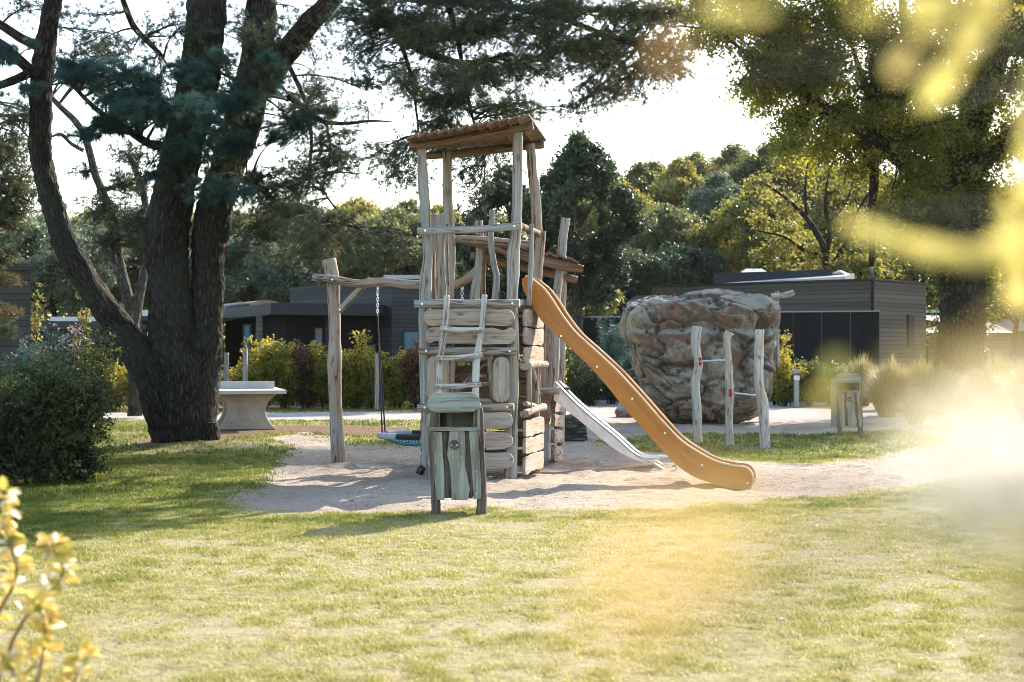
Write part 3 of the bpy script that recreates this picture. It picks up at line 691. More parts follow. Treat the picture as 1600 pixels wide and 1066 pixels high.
# ---- bins
def make_bin(k, x0, label, cat='waste bin', mirror=False):
    """front view 1.14 m high, built round its base at the origin"""
    b = empty('waste_bin', (0, 0, 0), label, cat)
    s = 1/168.3
    def Q(px, py, y=0.0): return np.array([(px-716)*s, y, (805-py)*s])
    def lg(name, pts, y, mat, wob=.08, parent=b, bark=0.0): return MB().tube([Q(p[0], p[1], y) for p in pts], [p[2]*s/2 for p in pts], 12, None, wob, True, bark).build(name, mat, parent)
    lg('leg', [(679, 640, 12), (676, 690, 13), (679, 740, 12), (681, 780, 13), (681, 812, 14)], -.02, M['binbark'], .1, bark=.006)
    lg('leg', [(747, 636, 12), (750, 690, 14), (752, 740, 13), (753, 770, 15), (752, 806, 16)], .02, M['binbark'], .1, bark=.006)
    lg('leg', [(690, 640, 10), (690, 720, 10), (690, 780, 10)], .34, M['binbark'])
    lg('leg', [(742, 640, 10), (742, 720, 10), (742, 780, 10)], .34, M['binbark'])
    def pl(name, outline, y, th=.03, mat=M['bin'], parent=b):
        o = np.array([[(p[0]-716)*s, (805-p[1])*s] for p in outline])[::-1]
        if np.sum(o[:, 0]*np.roll(o[:, 1], -1)-np.roll(o[:, 0], -1)*o[:, 1]) < 0: o = o[::-1]
        return MB().prism(o, [0, y, 0], [1, 0, 0], [0, 0, 1], [0, -1, 0], th, .004).build(name, mat, parent)
    pl('bark_slab', [(688, 673), (708, 673), (710, 700), (706, 740), (708, 776), (690, 777)], -.01, .03, M['binbark'])
    pl('bark_slab', [(722, 673), (742, 672), (741, 740), (738, 777), (724, 776)], -.01, .03, M['binbark'])
    fr = pl('front_board', [(677, 673), (691, 673), (692, 700), (695, 740), (695, 779), (683, 779), (679, 740), (678, 700)], -.045)
    pl('front_board', [(703, 672), (726, 671), (728, 700), (727, 725), (731, 745), (735, 762), (731, 779), (706, 779), (704, 730), (699, 708), (701, 690)], -.045)
    pl('front_board', [(733, 672), (746, 671), (748, 700), (751, 740), (752, 777), (741, 778), (738, 740), (735, 700)], -.045)
    # rosette lock
    MB().tube([Q(710.5, 693, -.06), Q(710.5, 693, -.075)], .045, 18, 1).build('lock_disc', M['binbark'], b)
    for dx in (-5, 4): MB().tube([Q(711+dx, 693.5, -.07), Q(711+dx, 693.5, -.082)], .007, 8, 1).build('screw', M['steel'], b)
    sc = MB()
    for px, py in ((688, 710), (688, 738), (721, 712), (722, 740), (745, 769), (722, 690), (743, 735), (708, 712)): sc.tube([Q(px, py, -.058), Q(px, py, -.064)], .005, 6, 1)
    sc.build('nail', M['steel'], b)
    # rail under the mouth
    MB().box(Q(711, 668.5, -.045), (.47, .05, .035), 0).build('ledge', M['bin'], b)
    # inner side boards and back, dark mouth
    for px, y in ((680, .16), (748, .16)): MB().box(Q(px, 705, y), (.025, .36, .88)).build('side_board', M['bin'], b)
    MB().box(Q(714, 705, .35), (.42, .025, .88)).build('back_board', M['bin'], b)
    MB().box(Q(714, 720, .15), (.36, .3, .60)).build('liner', M['black'], b)
    for px in (684, 743): lg('lid_post', [(px, 672, 7), (px, 632, 7)], .02, M['bin'], .03)
    # lid: thick rounded board tipped forward, with the roof board behind it
    o = rounded(-.243, 0, .243, .185, .0925, 9, .002)
    lid = MB().prism(o, Q(709, 643, -.05), [1, 0, 0], [0, .18, .984], [0, -.984, .18], .045, .008).build('lid', M['bin'], b)
    MB().box(Q(714, 638, .17), (.44, .36, .03), rot=np.array(Matrix.Rotation(R(-8), 3, 'X'))).build('lid_board', M['bin'], lid)
    return b
bin1 = make_bin(0, 0, 'greenish wooden waste bin standing on the lawn edge before the tower')
p = G(716, 805); bin1.location = (p[0], p[1], -.01)
bin2 = copy_tree(bin1); bin2['label'] = 'narrow wooden waste bin beside the ornamental grasses near the gravel'
p = G(1328, 680); bin2.location = (p[0], p[1], -.01); bin2.rotation_euler = (0, 0, R(10))
for o_ in (bin1, bin2): o_['group'] = 'wooden waste bins'

# ---- three pull-up posts
PB = empty('pullup_bars', P(1140, 697, 23)*[1, 1, 0], 'three bleached crooked posts joined by two thin steel bars', 'exercise bars')
plog(PB, 'post', [(1089, 510, 15), (1087, 540, 14), (1091, 570, 13), (1086, 600, 15), (1089, 640, 14), (1090, 670, 14), (1091, 703, 15)], 23.7, POLE, .08, 14)
plog(PB, 'post', [(1140, 519, 15), (1136, 530, 11), (1138, 565, 12), (1140, 610, 13), (1139, 660, 12), (1142, 708, 13)], 23.2, POLE, .08, 14)
plog(PB, 'post', [(1187, 515, 15), (1186, 550, 15), (1186, 600, 15), (1192, 630, 17), (1194, 665, 16), (1196, 713, 17)], 22.7, POLE, .06, 14)
MB().tube([P(1090, 565, 23.55), P(1138, 563, 23.15)], .017, 10).build('bar', M['steel'], PB)
MB().tube([P(1142, 614, 23.05), P(1188, 619, 22.7)], .017, 10).build('bar', M['steel'], PB)
for x, y, Y in ((1094, 565, 23.55), (1141, 614, 23.07)):
    mb = MB()
    for dy in (-4, 4): mb.tube([P(x, y+dy, Y-.06), P(x, y+dy, Y+.02)], .028, 10, 1)
    mb.box(P(x, y, Y-.03), (.04, .04, .12)); mb.build('bracket', M['red'], PB)

# ---- climbing boulder
HRED = plain('faded red resin', (.16, .022, .02), .7)
sil = [(968, 505), (975, 485), (1000, 468), (1035, 461), (1060, 465), (1095, 457), (1160, 455), (1195, 461), (1216, 476), (1222, 492), (1219, 512), (1210, 530), (1208, 560), (1213, 575), (1209, 600), (1204, 628), (1190, 651), (1155, 662), (1110, 667), (1066, 669), (1036, 655), (1012, 618), (996, 590), (988, 560), (985, 535), (973, 528)]
BY = 31.0; c0 = P(1100, 575, BY)
sp_ = np.array([P(x, y, BY) for x, y in sil])-c0
ang = np.arctan2(sp_[:, 2], sp_[:, 0]); rad = np.hypot(sp_[:, 0], sp_[:, 2]); o_ = np.argsort(ang); ang, rad = ang[o_], rad[o_]
import bmesh
bm_ = bmesh.new(); bmesh.ops.create_icosphere(bm_, subdivisions=7, radius=1); bm_.verts.ensure_lookup_table()
S = np.array([v.co[:] for v in bm_.verts]); Fc = np.array([[v.index for v in f.verts] for f in bm_.faces]); bm_.free()
th = np.arctan2(S[:, 2], S[:, 0]); rr = np.interp(th, np.concatenate([ang-2*math.pi, ang, ang+2*math.pi]), np.tile(rad, 3))
pl_ = np.hypot(S[:, 0], S[:, 2]); sh = np.minimum(1, (pl_*1.0))**.55       # boxier profile
dep = 1.35*np.sign(S[:, 1])*(1-np.clip(pl_, 0, 1)**3.2)**.75
V = np.stack([np.cos(th)*rr*sh, dep, np.sin(th)*rr*sh], -1)+c0+[0, .35, 0]
# overhanging ledge on the upper part, recess below
nrm = S/np.linalg.norm(S, axis=1)[:, None]; nrm[:, 1] *= 1.2
def ridged(p, s): return 1-np.abs(vnoise(p, s))*2
q = V*[1, 1, 1.15]
q2 = q+.35*np.stack([fbm(q*1.1, 2, 3), fbm(q*1.1, 2, 4), fbm(q*1.1, 2, 5)], -1)
big = fbm(q2*.9, 2, 21)
def cells(p, seed):
    """distance to nearest/second nearest jittered cell point"""
    i = np.floor(p).astype(int); d1 = np.full(len(p), 9.); d2 = np.full(len(p), 9.); idv = np.zeros(len(p)); cen = np.zeros((len(p), 3))
    for dx in (-1, 0, 1):
        for dy in (-1, 0, 1):
            for dz in (-1, 0, 1):
                c = i+[dx, dy, dz]; cc = c+np.stack([_hash(c[:, 0], c[:, 1], c[:, 2], seed+k) for k in range(3)], -1)
                d = np.linalg.norm(p-cc, axis=1); hid = _hash(c[:, 0], c[:, 1], c[:, 2], seed+9)
                n1 = d < d1; d2 = np.where(n1, d1, np.minimum(d2, d)); idv = np.where(n1, hid, idv); cen = np.where(n1[:, None], cc, cen); d1 = np.where(n1, d, d1)
    CEN = None; return d1, d2, idv, cen
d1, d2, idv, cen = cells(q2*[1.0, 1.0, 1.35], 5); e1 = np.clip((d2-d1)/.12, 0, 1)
d1b, d2b, idb, cenb = cells(q2*[2.3, 2.3, 3.0], 15); e2 = np.clip((d2b-d1b)/.15, 0, 1)
def rn(i, k): return np.stack([np.sin(i*91.7+k), np.sin(i*57.3+2+k), np.sin(i*73.1+4+k)*.9], -1)
f1 = ((q2*[1.0, 1.0, 1.35]-cen)*rn(idv, 0)).sum(1); f2 = ((q2*[2.3, 2.3, 3.0]-cenb)*rn(idb, 1)).sum(1)
disp = .07*big+.17*(idv-.5)+.23*np.clip(f1, -.6, .6)*(1-.6*np.abs(S[:, 0])**3)-.09*(1-e1)**2+.05*(idb-.5)+.11*np.clip(f2, -.6, .6)-.02*(1-e2)**2+.03*np.abs(fbm(q*4, 3, 31))+.012*fbm(q*18, 3, 33)
zr = (V[:, 2]-P(0, 478, BY)[2]);
disp = disp+.16*np.clip(1-np.abs(V[:, 2]-P(0, 482, BY)[2])/.28, 0, 1)*np.clip((.1-S[:, 1])/.5, 0, 1)*(1-S[:, 0]**4)      # ledge band along the top
disp = disp-.13*np.clip(1-np.abs(V[:, 2]-P(0, 512, BY)[2])/.16, 0, 1)*np.clip((.1-S[:, 1])/.5, 0, 1)*(1-S[:, 0]**4)
edge = 1-.8*np.clip(pl_, 0, 1)**8; V = V+nrm*((disp*edge+.02*fbm(q*5, 3, 44)*(1-edge)*2))[:, None]
V[:, 2] = np.maximum(V[:, 2], -.05)
def rock_mat(name='climbing rock', up_pale=.6):
    m, nt, out = new_mat(name); v = coords(nt, 'obj')
    a = noise(nt, v, 1.1, 6, .65); b = noise(nt, v, 9, 6, .75)
    col = ramp(nt, a, [(.30, (.11, .068, .045)), (.40, (.26, .155, .092)), (.48, (.18, .135, .10)), (.58, (.33, .265, .19)), (.75, (.45, .385, .29))])
    col = mixc(nt, math_(nt, 'MULTIPLY', ramp(nt, b, [(.3, (1, 1, 1)), (.55, (0, 0, 0))]), .6), col, (.05, .035, .028))
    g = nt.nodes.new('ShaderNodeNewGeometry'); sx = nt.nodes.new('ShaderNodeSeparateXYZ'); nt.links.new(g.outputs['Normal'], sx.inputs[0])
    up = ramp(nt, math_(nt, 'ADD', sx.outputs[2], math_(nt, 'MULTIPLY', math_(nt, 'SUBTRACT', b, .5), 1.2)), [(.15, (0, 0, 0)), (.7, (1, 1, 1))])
    col = mixc(nt, math_(nt, 'MULTIPLY', up, up_pale), col, (.40, .37, .29))  # upward faces are mixed towards pale beige
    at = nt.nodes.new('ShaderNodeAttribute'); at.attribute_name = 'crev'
    col = mixc(nt, math_(nt, 'MULTIPLY', at.outputs['Fac'], .85), col, (.035, .038, .035))  # shade in the crevices is put into the colour
    finish(nt, out, col, .75, math_(nt, 'ADD', b, math_(nt, 'MULTIPLY', a, .6)), .8, .07, 0, .35); return m
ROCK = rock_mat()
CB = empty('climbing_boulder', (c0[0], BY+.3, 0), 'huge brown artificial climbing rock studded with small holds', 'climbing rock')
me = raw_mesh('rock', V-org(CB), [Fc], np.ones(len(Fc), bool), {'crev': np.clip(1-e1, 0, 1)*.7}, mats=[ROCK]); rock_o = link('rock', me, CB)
from mathutils.bvhtree import BVHTree
bvh = BVHTree.FromPolygons([tuple(v) for v in V], [tuple(f) for f in Fc])
for k, (x, y, c) in enumerate([(1052, 463, 0), (1050, 480, 0), (989, 482, 0), (1094, 461, 0), (1123, 463, 0), (1141, 476, 0), (1178, 486, 0), (1068, 509, 0), (1183, 507, 0), (1205, 512, 0), (1108, 474, 1), (1150, 500, 1),
        (1117, 515, 1), (1030, 532, 1), (1118, 552, 1), (1098, 558, 1), (1164, 540, 1), (1060, 580, 1), (1073, 625, 1), (1110, 607, 2), (1110, 640, 2), (1158, 608, 1), (1180, 560, 2), (1026, 498, 1), (1010, 520, 1), (1035, 600, 1), (1155, 640, 2), (1190, 595, 2), (1000, 540, 1), (1075, 535, 0), (1130, 590, 1), (1090, 650, 2)]):
    d = Vector(P(x, y, 10)-np.array([0, 0, EYE])).normalized(); hit = bvh.ray_cast(Vector((0, 0, EYE)), d)
    if hit[0] is None: continue
    loc, nn = np.array(hit[0]), np.array(hit[1]); nn = nn if nn@np.array(d) < 0 else -nn
    MB().tube([loc-nn*.02, loc+nn*.03, loc+nn*.055], [.045, .036, .016], 8, 3, .2).build('climbing_hold', (HRED, M['binbark'], M['tan'])[c], CB)
# log handle mounted at the back of its top
MB().tube([P(1213, 575, 31.7), P(1213, 500, 31.7), P(1214, 455, 31.7)], [.07, .06, .055], 12, None, .08).build('handle_post', M['grey'], CB)
plog(CB, 'handle', [(1205, 463, 9), (1221, 462, 7), (1230, 460, 9), (1240, 457, 10)], 31.55, POLE)

def stone(name, px, py, w_, h_, Y, label, seed, group=None, mat=None):
    bm_ = bmesh.new(); bmesh.ops.create_icosphere(bm_, subdivisions=5, radius=1)
    S = np.array([v.co[:] for v in bm_.verts]); Fc = np.array([[v.index for v in f.verts] for f in bm_.faces]); bm_.free()
    c = P(px, py, Y); c[2] = 0; W_, H_ = w_*Y/F/2, h_*Y/F
    d1, d2, iv, _c = cells(S*1.3+seed, seed); r = 1+.18*fbm(S*1.5+seed, 3, seed)+.12*(iv-.5)+.03*fbm(S*9, 2, seed)
    V = S*r[:, None]*[W_, W_*.8, H_*.75]+[0, 0, H_*.3]+c; V[:, 2] = np.maximum(V[:, 2], -.04)
    o = empty(name, c, None); bpy.data.objects.remove(o)
    me = raw_mesh(name, V-c, [Fc], np.ones(len(Fc), bool), {'crev': np.zeros(len(V))}, mats=[mat or ROCK]); ob = link(name, me); ob.location = c
    return tag(ob, label, 'stone', group)
ROCK2 = rock_mat('pale boulder', .9)
stone('boulder', 985, 650, 46, 24, 33.5, 'brown boulder lying on the gravel at the foot of the climbing rock', 3, None, ROCK2)
stone('boulder', 868, 650, 34, 34, 34.5, 'dark squat boulder between the towers and the steel slide', 5, None, ROCK2)
stone('boulder', 1435, 600, 70, 38, 36, 'pale lilac boulder among the tall ornamental grasses', 7, None, ROCK2)
stone('boulder', 1490, 592, 60, 30, 38, 'low pale boulder next to the larger one in the tall grasses', 9, None, ROCK2)

# ---- concrete table tennis table
TT_RZ = 14
TT = empty('table_tennis_table', (-5.45, 28.75, 0), 'concrete table tennis table beside the big pine trunk', 'table tennis table')
CONC = plain('pale concrete', (.42, .41, .39), .7, 0, .1, 5, .2, 'obj'); CONC2 = plain('cast concrete base', (.34, .30, .26), .85, 0, .22, 3, .4, 'obj')
tb = MB().box((-5.45, 28.75, .745), (1.525, 2.74, .07), 0, .01).build('table_top', CONC, TT)
MB().box((-5.45, 28.75, .855), (1.28, .04, .15), 0, .01).build('net', CONC, TT)
def hourglass(wb, ww, wt, h, k=14):
    z = np.linspace(0, 1, k); h_ = np.where(z < .55, ww+(wb-ww)*((.55-z)/.55)**2, ww+(wt-ww)*((z-.55)/.45)**2)/2
    return np.array([[a, b*h] for a, b in zip(h_, z)]+[[-a, b*h] for a, b in zip(h_[::-1], z[::-1])])
for y in (27.95, 29.55):
    bs = MB().prism(hourglass(1.16, .74, 1.25, .71), [-5.42, y, 0], [1, 0, 0], [0, 0, 1], [0, -1, 0], .16, .02).build('base', CONC2, TT)
    mb = MB()
    for cx_, a0, a1 in ((-5.42-.42, -65, 65), (-5.42+.42, 115, 245), (-5.42, 200, 340), (-5.42, 20, 160)):
        aa = np.radians(np.linspace(a0, a1, 12)); r_ = .27 if cx_ != -5.42 else .12
        zc = .36 if cx_ != -5.42 else (.62 if a0 == 200 else .10)
        mb.tube(np.stack([cx_+r_*np.cos(aa), np.full(12, y-.082), zc+r_*np.sin(aa)], -1), .010, 6)
    mb.build('relief', CONC2, bs)
MB().box((-5.42, 28.75, .33), (.2, 1.5, .62)).build('stretcher', CONC2, TT)

TT.rotation_euler = (0, 0, R(TT_RZ))
# ============================================================ buildings
def siding(name, col, step=.13, vertical=False, var=.25):
    m, nt, out = new_mat(name)
    v = coords(nt, 'grain')
    sx = nt.nodes.new('ShaderNodeSeparateXYZ'); nt.links.new(v, sx.inputs[0])
    c = sx.outputs[0] if vertical else sx.outputs[2]
    u = math_(nt, 'DIVIDE', c, step); fr = math_(nt, 'FRACT', u); fl = math_(nt, 'FLOOR', u)
    wn = nt.nodes.new('ShaderNodeTexWhiteNoise'); wn.noise_dimensions = '1D'; nt.links.new(fl, wn.inputs['W'])
    g = noise(nt, coords(nt, 'grain', (3, 3, .6) if vertical else (.5, .5, 6)), 3, 5, .65)
    f = math_(nt, 'ADD', math_(nt, 'MULTIPLY', wn.outputs[0], .5), math_(nt, 'MULTIPLY', g, .5))
    cc = ramp(nt, f, [(.2, tuple(x*(1-var) for x in col)), (.8, tuple(x*(1+var) for x in col))])
    gap = ramp(nt, fr, [(0, (1, 1, 1)), (.07, (1, 1, 1)), (.10, (0, 0, 0))])
    cc = mixc(nt, math_(nt, 'MULTIPLY', gap, .85), cc, (.008, .008, .008))
    finish(nt, out, cc, .85, math_(nt, 'SUBTRACT', fr, math_(nt, 'MULTIPLY', gap, .6)), .5, .02, 0, .2); return m
SID = siding('grey brown board siding', (.060, .062, .062), .14)
SIDL = siding('warm grey board siding', (.125, .112, .095), .14)
SIDD = siding('dark board siding', (.035, .04, .045), .14)
VERT = siding('black vertical boarding', (.011, .013, .015), .12, True)
FASC = plain('black fascia', (.018, .022, .025), .6)
ROOFM = plain('pale wet roof sheet', (.42, .44, .46), .22, 0, .1, 1.5, .05, 'obj', 1.0)
TILE = plain('grey roof tiles', (.14, .135, .13), .75, 0, .25, 3, .3, 'obj')
def glass_mat(name, col):
    m, nt, out = new_mat(name); finish(nt, out, col, .18, None, metal=0, spec=.5); return m
GLD = glass_mat('dark window glass', (.015, .018, .02)); GLB = glass_mat('blue tinted glass', (.06, .16, .24))
def wall_block(parent, name, poly, z0, z1, mat, cap=True):
    """vertical prism over a plan polygon (CCW); grain = (along wall, 0, z)"""
    poly = np.asarray(poly, float); n = len(poly); mb = MB()
    for i in range(n):
        a, b = poly[i], poly[(i+1) % n]; L_ = np.linalg.norm(b-a)
        V = [[*a, z0], [*b, z0], [*b, z1], [*a, z1]]
        mb.k = 0; mb.add(V, [np.array([[0, 1, 2, 3]])], [False], [[0, 0, z0], [L_, 0, z0], [L_, 0, z1], [0, 0, z1]])
    if cap:
        mb.k = 0; mb.add([[*p, z1] for p in poly], [np.arange(n)], [False]); mb.add([[*p, z0] for p in poly], [np.arange(n)[::-1]], [False])
    return mb.build(name, mat, parent)
def ccw(p):
    p = np.asarray(p, float)
    return p if np.sum(p[:, 0]*np.roll(p[:, 1], -1)-np.roll(p[:, 0], -1)*p[:, 1]) > 0 else p[::-1]
def inset(p, d):
    p = np.asarray(p, float); c = p.mean(0); v = p-c; return c+v*(1-d/np.linalg.norm(v, axis=1)[:, None])
def xy(px, Y): return np.array([(px-800)/F*Y, Y])
# A: cabin at the far left
hA = empty('cabin', (-13, 31, 0), 'grey boarded cabin corner rising behind the dark shrubs', 'cabin', 'timber cabins')
xr = xy(48, 30)[0]
wall_block(hA, 'wall', [(-20, 30), (xr, 30), (xr-3.0, 38), (-20, 38)], 0, 3.24, SID)
wall_block(hA, 'roof', [(-20.1, 29.9), (xr+.08, 29.9), (xr-2.9, 38.1), (-20.1, 38.1)], 3.243, 3.33, FASC)
# B: far low cabin
hB = empty('cabin', (-18, 61, 0), 'low dark cabin with pale roof seen far behind the leaning trunk', 'cabin', 'timber cabins')
wall_block(hB, 'wall', [xy(48, 60), xy(255, 60), xy(252, 67), xy(40, 67)], 0, 2.5, SIDD)
wall_block(hB, 'fascia', [xy(46, 59.8), xy(257, 59.8), xy(254, 67.2), xy(38, 67.2)], 2.503, 2.85, FASC)
wall_block(hB, 'roof', [xy(78, 60.2), xy(156, 60.2), xy(150, 66), xy(92, 66)], 2.853, 3.04, ROOFM)
wall_block(hB, 'carport', [xy(100, 57.5), xy(250, 57.5), xy(250, 59.7), xy(100, 59.7)], 1.95, 2.2, FASC)
MB().box((*xy(222, 59.9), 1.2), (1.2, .05, 1.7)).build('window', GLD, hB)
# C: centre cabin, tall block and canopy
hC = empty('cabin', (-6, 49, 0), 'dark cabin with flat canopy and blue window behind the golden hedge', 'cabin', 'timber cabins')
c1, c2, c3 = xy(612, 46.4), xy(453, 53), xy(784, 46.9)
tall = ccw([c1, c3, c3+(c2-c1), c2])
wall_block(hC, 'wall', tall, 0, 3.84, SID)
wall_block(hC, 'parapet', [c1+[-.03, -.06], c3+[.06, -.06], c3+(c2-c1)+[.06, .06], c2+[-.06, .05]], 3.843, 3.93, FASC)
wall_block(hC, 'roof', ccw([xy(600, 48.2), xy(700, 48.2), xy(700, 53), xy(590, 53)]), 3.933, 4.15, ROOFM)
k1, k2, k3 = xy(423, 44), xy(341, 51), xy(592, 45.6)
can = ccw([k1, k3, k3+[.4, 3.0], k2+(k3-k1)*.5, k2])
fc = wall_block(hC, 'canopy', can, 2.70, 3.06, FASC)
low = ccw([xy(447, 45.6), xy(588, 46.9), xy(588, 49), xy(400, 52), xy(352, 52)])
wall_block(hC, 'lower_wall', low, 0, 2.697, VERT)
for px, w_ in ((405, 10),):
    wall_block(hC, 'canopy_post', [xy(px-w_/2, 45.0), xy(px+w_/2, 45.0), xy(px+w_/2, 45.2), xy(px-w_/2, 45.2)], 0, 2.695, SIDL)
wall_block(hC, 'canopy_post', [xy(508, 45.4), xy(514, 45.4), xy(514, 45.6), xy(508, 45.6)], 0, 2.695, SIDD)
def window(h, x0, x1, Y, z0, z1, glass, fr=.07):
    xa, xb = xy(x0, Y)[0], xy(x1, Y)[0]
    f_ = MB()
    for c, s in (((xa+xb)/2, z0, xb-xa+2*fr), ) and [((((xa+xb)/2), Y, z0-fr/2), (xb-xa+2*fr, .08, fr)), ((((xa+xb)/2), Y, z1+fr/2), (xb-xa+2*fr, .08, fr)), ((xa-fr/2, Y, (z0+z1)/2), (fr, .08, z1-z0)), ((xb+fr/2, Y, (z0+z1)/2), (fr, .08, z1-z0))]: f_.box(c, s)
    w1 = f_.build('window', FASC, h); MB().box(((xa+xb)/2, Y+.01, (z0+z1)/2), (xb-xa, .03, z1-z0), 0, .001).build('pane', glass, w1)
window(hC, 632, 654, 46.32, 1.6, 2.2, GLB)
window(hC, 493, 503, 46.0, .6, 2.3, GLB, .05)
window(hC, 382, 390, 46.6, .4, 2.4, GLB, .05)
# barrel skylight
a = np.linspace(0, math.pi, 12); q0, q1 = xy(352, 53), xy(418, 49)
dv = np.array([-.42, -.9])*1.1
mb = MB(); V = []
for p in (q0, q1):
    for t in a: V.append([p[0]+dv[0]*math.cos(t), p[1]+dv[1]*math.cos(t), 3.06+.26*math.sin(t)])
j = np.arange(11); mb.add(V, [np.stack([j, j+1, 12+j+1, 12+j], -1), np.arange(12)[::-1], 12+np.arange(12)], [True, False, False]); mb.build('skylight', FASC, hC)
wall_block(hC, 'doorway', [xy(231, 47), xy(238, 47), xy(238, 47.2), xy(231, 47.2)], .5, 2.3, M['white'])
hE = empty('cabin', (-13, 50, 0), 'black low cabin wing with a pale door frame between the pine trunks', 'cabin', 'timber cabins')
wall_block(hE, 'wall', [xy(228, 48), xy(345, 48), xy(345, 55), xy(228, 55)], 0, 2.6, VERT)
wall_block(hE, 'roof', [xy(222, 47.8), xy(350, 47.8), xy(350, 55.2), xy(222, 55.2)], 2.603, 2.75, FASC)
wall_block(hE, 'roof_sheet', [xy(222, 50), xy(262, 50), xy(262, 55), xy(222, 55)], 2.753, 3.02, ROOFM)
MB().box((*xy(241, 47.95), 1.55), (.2, .06, 1.7)).build('door_frame', M['white'], hE)
MB().box((*xy(232, 47.9), 2.15), (.06, .1, .12)).build('wall_lamp', M['white'], hE)
bpy.data.objects.remove([o for o in hC.children if o.name.startswith('doorway')][0])
# D: long cabin on the right
hD = empty('cabin', (11, 49, 0), 'long grey boarded cabin with white roof panel behind the climbing rock', 'cabin', 'timber cabins')
d1_, d2_, d3_ = xy(1365, 46.4), xy(1018, 51.3), xy(1447, 49.2)
wall_block(hD, 'wall', ccw([d1_, d3_, d3_+(d2_-d1_), d2_]), 0, 3.88, SIDL)
wall_block(hD, 'roof', ccw([d1_+[0, -.1], d3_+[.1, 0], d3_+(d2_-d1_)+[0, .1], d2_+[-.1, 0]]), 3.883, 3.94, FASC)
MB().add([[*xy(1065, 50.9), 3.90], [*xy(1320, 47.3), 4.06], [*xy(1335, 50), 4.30], [*xy(1160, 53), 4.16], [*xy(1065, 50.9), 3.86], [*xy(1320, 47.3), 3.94], [*xy(1335, 50), 3.94], [*xy(1160, 53), 3.9]],
         [np.array([[0, 1, 2, 3], [1, 0, 4, 5], [2, 1, 5, 6], [3, 2, 6, 7], [0, 3, 7, 4]])], [False]).build('roof_panel', ROOFM, hD)
wall_block(hD, 'skylight_box', ccw([xy(1115, 51.9), xy(1300, 49.6), xy(1300, 52), xy(1115, 54)]), 3.95, 4.42, FASC)
MB().add([[*xy(1150, 51.5), 4.32], [*xy(1205, 51), 4.34], [*xy(1190, 52.5), 4.62], [*xy(1166, 52.5), 4.62], [*xy(1140, 54), 4.3], [*xy(1215, 54), 4.3]], [np.array([[0, 1, 2, 3], [1, 5, 2, 2], [3, 2, 5, 4]])[[0, 2]], np.array([[1, 5, 2], [0, 3, 4]])], [False, False]).build('roof_light', ROOFM, hD)
for px, Y in ((1312, 50),):
    q = xy(px, Y); vp = MB().tube([[*q, 3.9], [*q, 4.22]], .28, 14, 1).build('chimney', FASC, hD)
    MB().tube([[*q, 4.225], [*q, 4.28], [*q, 4.42]], [.42, .36, .03], 4, None, 0, True, smooth_path=False).build('cap', TILE, vp)
vq = xy(1362, 48.2); MB().tube([[*vq, 3.9], [*vq, 4.9]], .05, 8, 1).build('flue', M['darksteel'], hD)
# downpipe / corner trim and little window on the return wall
cd = (d3_-d1_)/np.linalg.norm(d3_-d1_); nv = np.array([cd[1], -cd[0]])
def onwall(t, z): return np.array([*(d1_+(d3_-d1_)*t+nv*.03), z])
mb = MB(); mb.prism([[-.22, -.55], [.22, -.55], [.22, .55], [-.22, .55]], onwall(.68, 2.25), [*cd, 0], [0, 0, 1], [*nv, 0], .06); wn_ = mb.build('window', FASC, hD)
MB().prism([[-.14, -.47], [.14, -.47], [.14, .47], [-.14, .47]], onwall(.68, 2.25)+[*(nv*.02), 0], [*cd, 0], [0, 0, 1], [*nv, 0], .04).build('pane', M['black'], wn_)
MB().tube([[*(d1_+[-.05, -.05]), 0], [*(d1_+[-.05, -.05]), 3.88]], .05, 8, 1).build('downpipe', M['barkdark'], hD)
wall_block(hD, 'storage_box', ccw([xy(1210, 45.2), xy(1285, 44.6), xy(1285, 46), xy(1210, 46.6)]), 2.2, 2.98, plain('blue grey felt', (.06, .075, .085), .6, 0, .1, 3, .1, 'obj'))
# F: tiled roof house peeping left of the rock
hF = empty('house', (5, 58, 0), 'dark bungalow with a shining tiled roof beyond the fence', 'house')
wall_block(hF, 'wall', [xy(908, 57), xy(1030, 57), xy(1030, 63), xy(908, 63)], 0, 2.9, SIDD)
wall_block(hF, 'fascia', [xy(904, 56.8), xy(1034, 56.8), xy(1034, 63.2), xy(904, 63.2)], 2.903, 3.12, FASC)
def tiles():
    m, nt, out = new_mat('glossy pan tiles'); v = coords(nt, 'obj')
    br = nt.nodes.new('ShaderNodeTexBrick'); br.inputs['Scale'].default_value = 3; br.inputs['Color1'].default_value = (.40, .42, .45, 1); br.inputs['Color2'].default_value = (.30, .32, .34, 1); br.inputs['Mortar'].default_value = (.02, .02, .02, 1)
    br.inputs['Mortar Size'].default_value = .09; nt.links.new(v, br.inputs['Vector']); finish(nt, out, br.outputs[0], .3, br.outputs[1], .8, .1, 0, .8); return m
MB().add([[*xy(978, 57.2), 3.5], [*xy(1040, 57.2), 3.5], [*xy(1040, 61), 4.05], [*xy(996, 61), 4.05], [*xy(978, 57.2), 3.1], [*xy(1040, 57.2), 3.1]], [np.array([[0, 1, 2, 3], [1, 0, 4, 5]])], [False]).build('roof', tiles(), hF)
